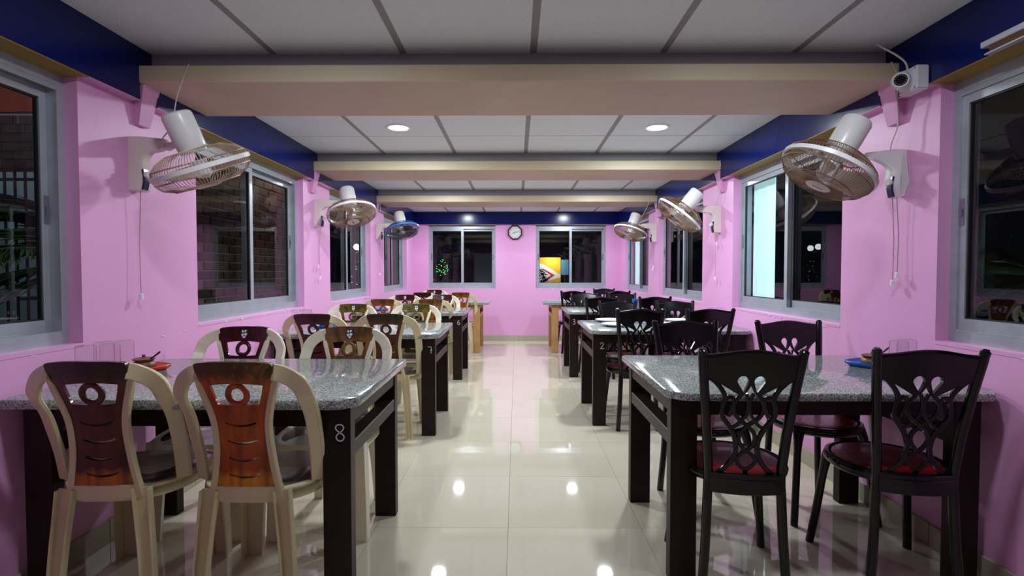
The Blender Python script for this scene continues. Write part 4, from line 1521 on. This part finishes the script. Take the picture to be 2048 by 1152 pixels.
def plate_proto():
    t = thing('dinner_plate', '', 'plate', (0, 0, 0), 0, 'white dinner plates on table two')
    b = bmesh.new()
    lathe(b, [(0.0, 0.0), (0.070, 0.0), (0.085, 0.006), (0.118, 0.017), (0.126, 0.021), (0.1255, 0.0235), (0.116, 0.0205), (0.086, 0.010), (0.070, 0.0055), (0.0, 0.005)], 40)
    build('dish', b, M['plate'], t, 50)
    b = bmesh.new()
    for pts in ([(-0.045, -0.01), (-0.03, 0.008), (-0.012, 0.004), (0.008, -0.006), (0.026, -0.002)], [(-0.020, 0.03), (0.0, 0.02), (0.015, 0.026)]):
        ribbon(b, smooth_pts([(x, y, 0.0058) for x, y in pts], 4), [0.004 + 0.012 * math.sin(math.pi * i / (4 * (len(pts) - 1))) for i in range(4 * (len(pts) - 1) + 1)], 0.0006, (0, 0, 1), 0.1)
    build('leaf_print', b, M['leafprint'], t)
    return t
PL = [(0.812, 4.555, 0.3, 'white dinner plate on table two, rear plate at the aisle end'), (0.805, 4.180, 1.0, 'white dinner plate on table two, front plate at the aisle end'),
      (1.420, 4.545, 2.0, 'white dinner plate on table two, rear plate at the wall end'), (1.270, 4.190, 0.6, 'white dinner plate on table two, front plate at the wall end')]
pp = None
for x, y, rz, lab in PL:
    if pp is None:
        pp = plate_proto()
        pp['label'] = lab
        pp.location = (x, y, TT_)
        pp.rotation_euler = (0, 0, rz)
    else:
        dup(pp, (x, y, TT_), rz, lab)
# small white bowl by the wall on table two, blue tumbler on table 3
b = bmesh.new()
lathe(b, [(0.0, 0.0), (0.026, 0.0), (0.040, 0.016), (0.050, 0.044), (0.048, 0.045), (0.037, 0.018), (0.024, 0.006), (0.0, 0.005)], 28)
o = build('sauce_bowl', b, M['plate'], None, 50)
tag(o, 'small white bowl near the wall on table two', 'bowl')
o.location = (1.690, 4.36, TT_)
b = bmesh.new()
lathe(b, [(0.0, 0.0), (0.028, 0.0), (0.036, 0.12), (0.0345, 0.12), (0.027, 0.006), (0.0, 0.006)], 24)
o = build('drinking_cup', b, M['bluetray'], None, 50)
tag(o, 'blue plastic cup on table three beside the black chairs', 'cup')
o.location = (1.395, 6.15, TT_)

# ---------------------------------------------------------------- outside, seen through the panes
struct(boxobj('ground', (-25, 25, -10, 40, -0.4, -0.14), M['ext_ground']))

# brick-clad building beyond the left windows
bb = bmesh.new()
box(bb, -3.6, -3.02, 4.9, 7.6, -0.14, 3.1)
box(bb, -3.6, -2.70, 4.9, 7.6, 2.74, 2.84)
bld = build('brick_building', bb, M['mortar'])
tag(bld, 'brick-clad building outside the left windows, lit warm under its eaves', 'building')
def brick_mesh(L, H, D):
    b = bmesh.new()
    vs = []
    for z, i in ((-0.01, 0.0), (D * 0.7, 0.0), (D, 0.007)):
        vs.append([b.verts.new((x * (L / 2 - i), y * (H / 2 - i), z)) for x, y in ((-1, -1), (1, -1), (1, 1), (-1, 1))])
    for A, B in zip(vs, vs[1:]):
        for k_ in range(4):
            b.faces.new((A[k_], A[(k_ + 1) % 4], B[(k_ + 1) % 4], B[k_]))
    b.faces.new(vs[-1])
    me = bpy.data.meshes.new('brick')
    bmesh.ops.recalc_face_normals(b, faces=b.faces)
    b.to_mesh(me)
    b.free()
    return me
bmeshes = []
for key in ('brick_a', 'brick_b', 'brick_c'):
    me = brick_mesh(0.210, 0.077, 0.014)
    me.materials.append(M[key])
    bmeshes.append(me)
pitch, row = 0.222, 0.089
cnt = 0
for r_ in range(22):
    z = 0.60 + r_ * row
    if z > 2.52:
        break
    for i in range(11):
        y = 4.9 + pitch / 2 + i * pitch + (pitch / 2 if r_ % 2 else 0) + random.uniform(-0.003, 0.003)
        if y > 7.25:
            continue
        o = bpy.data.objects.new('brick', random.choice(bmeshes))
        COL.objects.link(o)
        o.parent = bld
        o.location = (-3.02, y, z)
        o.rotation_euler = (R(90), 0, R(90))
        o.scale = (1, 1, random.uniform(0.8, 1.1))
        cnt += 1
# its front: brick band, red band, pale wall with an iron grille
fb = bmesh.new()
box(fb, -5.8, -3.605, 4.92, 5.3, -0.14, 3.2)
fbo = build('pale_annex', fb, M['ext_white'])
tag(fbo, 'pale blue annex wall with iron grille and brick band outside the nearest left window', 'building')
boxobj('red_band', (-5.8, -3.6, 4.88, 4.925, 2.66, 2.92), M['ext_red'], fbo)
boxobj('eave', (-5.9, -3.5, 4.75, 4.93, 2.92, 3.1), M['grille'], fbo)
boxobj('mortar_bed', (-5.8, -3.6, 4.90, 4.925, 2.14, 2.64), M['mortar'], fbo)
for r_ in range(6):
    for i in range(6):
        x = -5.15 + i * pitch + (pitch / 2 if r_ % 2 else 0)
        o = bpy.data.objects.new('brick', random.choice(bmeshes))
        COL.objects.link(o)
        o.parent = fbo
        o.location = (x, 4.90, 2.175 + r_ * row * 0.92)
        o.rotation_euler = (R(90), 0, 0)
        cnt += 1
for i in range(12):
    x = -5.30 + i * 0.096 * 1.0
    boxobj('grille_bar', (x - 0.008, x + 0.008, 4.80, 4.816, 0.55, 2.11), M['grille'], fbo)
for z in (0.60, 1.05, 1.50, 1.80, 2.10):
    boxobj('grille_bar', (-5.34, -4.20, 4.816, 4.828, z - 0.01, z + 0.01), M['grille'], fbo)

# palms
def palm(label, x, y, spec, trunk_h, scale=1.0):
    t = thing('palm_tree', label, 'tree', (x, y, -0.14))
    b = bmesh.new()
    tube(b, [(0, 0, 0), (0.02, 0.01, trunk_h * 0.5), (0, 0, trunk_h)], [0.10, 0.085, 0.075], 12)
    build('trunk', b, M['trunk'], t, True)
    for az, el, L, droop in spec:
        b = bmesh.new()
        dx, dy = math.cos(R(az)), math.sin(R(az))
        pts = []
        for i in range(13):
            f = i / 12
            h = math.sin(R(el)) * L * f - droop * f * f
            d_ = math.cos(R(el)) * L * f
            pts.append(Vector((dx * d_, dy * d_, trunk_h + h)))
        fr = None
        tube(b, pts, [0.011 - 0.009 * i / 12 for i in range(13)], 5)
        sd = Vector((-dy, dx, 0))
        for i in range(46):
            f = 0.12 + 0.88 * i / 45
            k_ = min(11, int(f * 12))
            p = pts[k_].lerp(pts[k_ + 1], f * 12 - k_)
            tg = (pts[k_ + 1] - pts[k_]).normalized()
            ll = 0.34 * scale * math.sin(math.pi * (0.12 + 0.80 * f)) + 0.06
            for e in (1, -1):
                dr = (tg * 0.72 + sd * e * 0.70 + Vector((0, 0, -0.16 + random.uniform(-0.08, 0.06)))).normalized()
                wv = (tg * 0.010 + Vector((0, 0, 0.004)))
                a0 = b.verts.new(p - wv)
                a1 = b.verts.new(p + dr * ll * 0.5 - wv * 1.3 + Vector((0, 0, 0.004)))
                a2 = b.verts.new(p + dr * ll + Vector((0, 0, -0.05 * ll)))
                a3 = b.verts.new(p + dr * ll * 0.5 + wv * 1.3 + Vector((0, 0, 0.004)))
                b.faces.new((a0, a1, a2, a3))
        build('frond', b, M['palm'], t)
    return t
palm('palm tree with dark green fronds close outside the nearest left window', -2.75, 3.55, [(-95, 20, 1.5, 0.7), (-130, 35, 1.4, 0.8), (200, 25, 1.5, 0.8), (165, 40, 1.5, 0.9), (-160, 5, 1.4, 0.6), (-110, 50, 1.3, 0.8), (120, 30, 1.3, 0.8), (-145, 60, 1.2, 0.7), (215, -5, 1.2, 0.5), (20, 70, 0.7, 0.3)], 1.35)
palm('palm tree in the dark outside the nearest right window', 3.1, 3.0, [(-60, 20, 1.4, 0.7), (-100, 35, 1.3, 0.8), (-20, 25, 1.4, 0.7), (30, 40, 1.4, 0.9), (-140, 25, 1.1, 0.6), (80, 35, 1.3, 0.8), (140, 55, 0.8, 0.5)], 1.2)

# white flex sheets against the outer right panes; emission imitates light falling on them
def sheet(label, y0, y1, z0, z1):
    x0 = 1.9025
    t = thing('flex_sheet', label, 'sign', (x0, (y0 + y1) / 2, z0), 0, 'pale flex sheets with added glow outside the right windows')
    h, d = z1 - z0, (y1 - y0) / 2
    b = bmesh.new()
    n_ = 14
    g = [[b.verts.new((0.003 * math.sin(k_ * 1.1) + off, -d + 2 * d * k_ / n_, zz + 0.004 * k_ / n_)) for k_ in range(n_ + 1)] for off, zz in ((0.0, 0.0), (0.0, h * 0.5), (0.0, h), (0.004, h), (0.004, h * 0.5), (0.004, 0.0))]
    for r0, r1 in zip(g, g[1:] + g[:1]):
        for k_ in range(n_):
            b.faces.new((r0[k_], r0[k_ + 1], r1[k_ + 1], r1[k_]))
    build('glow_sheet', b, M['sheet_glow'], t, 40)
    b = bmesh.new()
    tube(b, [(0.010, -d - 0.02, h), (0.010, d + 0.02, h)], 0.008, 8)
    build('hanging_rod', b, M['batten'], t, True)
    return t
sheet('pale flex sheet with added glow hung outside the window by table two', 3.875, 4.222, 0.955, 1.90)
sheet('narrow pale flex sheet with added glow hung outside the farthest right window', 8.12, 8.40, 0.90, 1.90)

# lamp post with two globes, far off through the third left window
lp = thing('lamp_post', 'lamp post with two glowing white globes seen through a left window', 'lamp', (-4.35, 14.0, -0.14))
b = bmesh.new()
tube(b, [(0, 0, 0), (0, 0, 1.86)], 0.03, 8)
tube(b, [(0.0, 0, 1.86), (0.05, 0, 1.91)], 0.015, 6)
tube(b, [(0.0, 0, 1.80), (0.045, 0.4, 1.89)], 0.015, 6)
build('pole', b, M['grille'], lp)
for gx_, gy_, gz_ in ((0.06, 0.0, 1.985), (0.045, 0.4, 1.965)):
    b = bmesh.new()
    bmesh.ops.create_uvsphere(b, u_segments=20, v_segments=12, radius=0.078)
    bmesh.ops.translate(b, verts=b.verts, vec=(gx_, gy_, gz_))
    build('globe', b, M['globe'], lp, True)

# strings of fairy lights
def fairy(label, pts, wire_pts=None):
    t = thing('fairy_lights', label, 'string lights', (0, 0, 0))
    b = bmesh.new()
    tube(b, [p for p, _ in pts], 0.003, 4)
    build('wire', b, M['grille'], t)
    byc = {}
    for p, c in pts:
        byc.setdefault(c, []).append(p)
    for c, ps in byc.items():
        for p in ps:
            b = bmesh.new()
            bmesh.ops.create_icosphere(b, subdivisions=1, radius=0.009)
            bmesh.ops.translate(b, verts=b.verts, vec=p)
            build('bulb', b, M['bulb_' + c], t)
    return t
rnd = random.Random(3)
g = []
for i in range(34):
    a = rnd.uniform(0, 2 * math.pi)
    rr = 0.19 * math.sqrt(rnd.uniform(0.02, 1))
    g.append(((-2.20 + rr * math.cos(a), 15.40 + rnd.uniform(-0.05, 0.05), 1.30 + rr * math.sin(a) * 1.25), 'amber' if rr < 0.07 else 'green'))
g += [((-2.52, 15.4, 1.06), 'amber'), ((-2.44, 15.4, 0.94), 'red'), ((-2.12, 15.4, 1.12), 'amber')]
fairy('cluster of green fairy lights on a bush seen through the left back window', g)
g = []
for i in range(22):
    g.append(((-4.62 + rnd.uniform(0, 0.36), 14.6, 0.55 + i * 0.045 + rnd.uniform(-0.05, 0.05)), ['amber', 'lime', 'green', 'blue', 'amber'][i % 5]))
fl_ = fairy('coloured fairy lights under the globe lamp seen through a left window', g)
b = bmesh.new()
tube(b, [(-4.33, 14.62, -0.14), (-4.33, 14.62, 1.60)], 0.012, 6)
build('stake', b, M['grille'], fl_)
def bush(label, x, y, r_, h):
    b = bmesh.new()
    rn = random.Random(int(abs(x) * 100))
    for i in range(420):
        u, v = rn.uniform(0, 2 * math.pi), rn.uniform(-0.3, 1)
        rr = r_ * rn.uniform(0.5, 1)
        c = Vector((rr * math.cos(u) * math.sqrt(max(0, 1 - v * v)), rr * math.sin(u) * math.sqrt(max(0, 1 - v * v)), h * 0.55 + h * 0.45 * v))
        n_ = Vector((rn.uniform(-1, 1), rn.uniform(-1, 1), rn.uniform(-1, 1))).normalized()
        m_ = n_.orthogonal().normalized()
        b.faces.new([b.verts.new(c + n_ * 0.10), b.verts.new(c + m_ * 0.022), b.verts.new(c - n_ * 0.06), b.verts.new(c - m_ * 0.022)])
    t = thing('garden_bush', label, 'bush', (x, y, -0.14))
    build('foliage', b, M['bush'], t)
    b = bmesh.new()
    tube(b, [(0, 0, 0), (0, 0, h * 0.6)], 0.03, 6)
    build('stem', b, M['trunk'], t)
bush('dark bush wearing green fairy lights beyond the left back window', -2.25, 16.0, 0.55, 1.7)
bush('dark bush in front of the painted yellow wall sign', 0.86, 20.4, 0.46, 1.40)
# painted sign wall with its lamp, beyond the right back window
sw_ = thing('painted_sign', 'yellow wall sign with white and red chevron seen through the right back window', 'sign', (1.445, 22.0, 0.0))
boxobj('board', (-0.63, 0.41, 0.0, 0.08, 0.30, 1.79), M['signyellow'], sw_)
def flat(name, pts, y, m, parent):
    b = bmesh.new()
    f = [b.verts.new((x, y, z)) for x, z in pts]
    k_ = [b.verts.new((x, y + 0.004, z)) for x, z in pts]
    b.faces.new(f)
    for i in range(len(f)):
        b.faces.new((f[i], f[(i + 1) % len(f)], k_[(i + 1) % len(f)], k_[i]))
    return build(name, b, m, parent)
flat('white_chevron', [(-0.63, 1.60), (-0.25, 1.47), (0.41, 1.05), (0.41, 0.95), (-0.09, 0.81), (-0.63, 0.59)], -0.006, M['signwhite'], sw_)
flat('red_chevron', [(-0.41, 1.32), (-0.31, 1.32), (0.16, 1.05), (-0.28, 0.75), (-0.41, 0.75), (0.00, 1.05)], -0.012, M['signred'], sw_)
boxobj('post', (-0.60, -0.50, 0.02, 0.08, -0.14, 0.30), M['grille'], sw_)
boxobj('post', (0.28, 0.38, 0.02, 0.08, -0.14, 0.30), M['grille'], sw_)
boxobj('lamp_arm', (0.04, 0.07, -0.74, 0.06, 1.83, 1.86), M['grille'], sw_)
bp_ = thing('blue_panel', 'small blue hanging panel beside the yellow wall sign', 'sign', (2.03, 22.0, 0.0))
boxobj('board', (-0.16, 0.16, 0.0, 0.05, 1.06, 1.70), M['signblue'], bp_)
boxobj('post', (-0.02, 0.02, 0.05, 0.08, -0.14, 1.70), M['grille'], bp_)
# outdoor lamps
def out_lamp(name, label, loc, watts, col, aim, pole=False):
    t = thing(name, label, 'lamp', loc)
    d_ = Vector(aim).normalized()
    b = bmesh.new()
    lathe(b, [(0.0, -0.06), (0.03, -0.055), (0.05, 0.0), (0.046, 0.0), (0.0, -0.02)], 18, d_)
    build('shade', b, M['grille'], t, 40)
    if pole:
        boxobj('pole', (-0.03, 0.03, -0.10, -0.05, -loc[2] - 0.14, 0.05), M['grille'], t)
    b = bmesh.new()
    bmesh.ops.create_uvsphere(b, u_segments=12, v_segments=8, radius=0.018)
    build('bulb', b, M['bulb_amber'] if col[2] < 0.7 else M['globe'], t, True)
    ld = bpy.data.lights.new('outdoor_lamp', 'SPOT')
    ld.energy = watts
    ld.color = col
    ld.spot_size = R(150)
    ld.spot_blend = 0.5
    ld.shadow_soft_size = 0.03
    lo = bpy.data.objects.new('outdoor_light', ld)
    COL.objects.link(lo)
    lo.parent = t
    lo.location = d_ * 0.02
    lo.rotation_euler = Vector((0, 0, -1)).rotation_difference(d_).to_euler()
out_lamp('eave_lamp', 'small warm lamp under the eaves of the brick building', (-2.84, 6.62, 2.67), 30, (1.0, 0.62, 0.30), (-0.15, -0.25, -1))
gw = thing('garden_wall', 'dim blue-grey wall piece seen through the left back window', 'wall', (-1.12, 18.0, -0.14))
boxobj('panel', (-0.34, 0.32, 0.0, 0.12, 0.0, 1.92), M['ext_white'], gw)
boxobj('coping', (-0.36, 0.34, -0.02, 0.14, 1.92, 1.96), M['ext_white'], gw)
boxobj('panel_edge', (0.28, 0.34, -0.03, 0.0, 0.0, 1.86), M['signblue'], gw)
out_lamp('added_wall_light', 'added light out of view on the ground before the blue-grey wall piece', (-1.12, 16.9, -0.04), 5, (0.75, 0.9, 1.0), (0, 0.8, 0.6))  # added below the sill line, unseen, only to brighten the wall piece
out_lamp('sign_lamp', 'small white lamp over the yellow wall sign', (1.50, 21.30, 1.80), 48, (1.0, 0.95, 0.85), (0, 0.8, -0.8))
out_lamp('yard_lamp', 'cool yard lamp outside the nearest left window', (-4.6, 3.4, 3.0), 20, (0.80, 0.92, 1.0), (0.0, 0.85, -0.8), True)
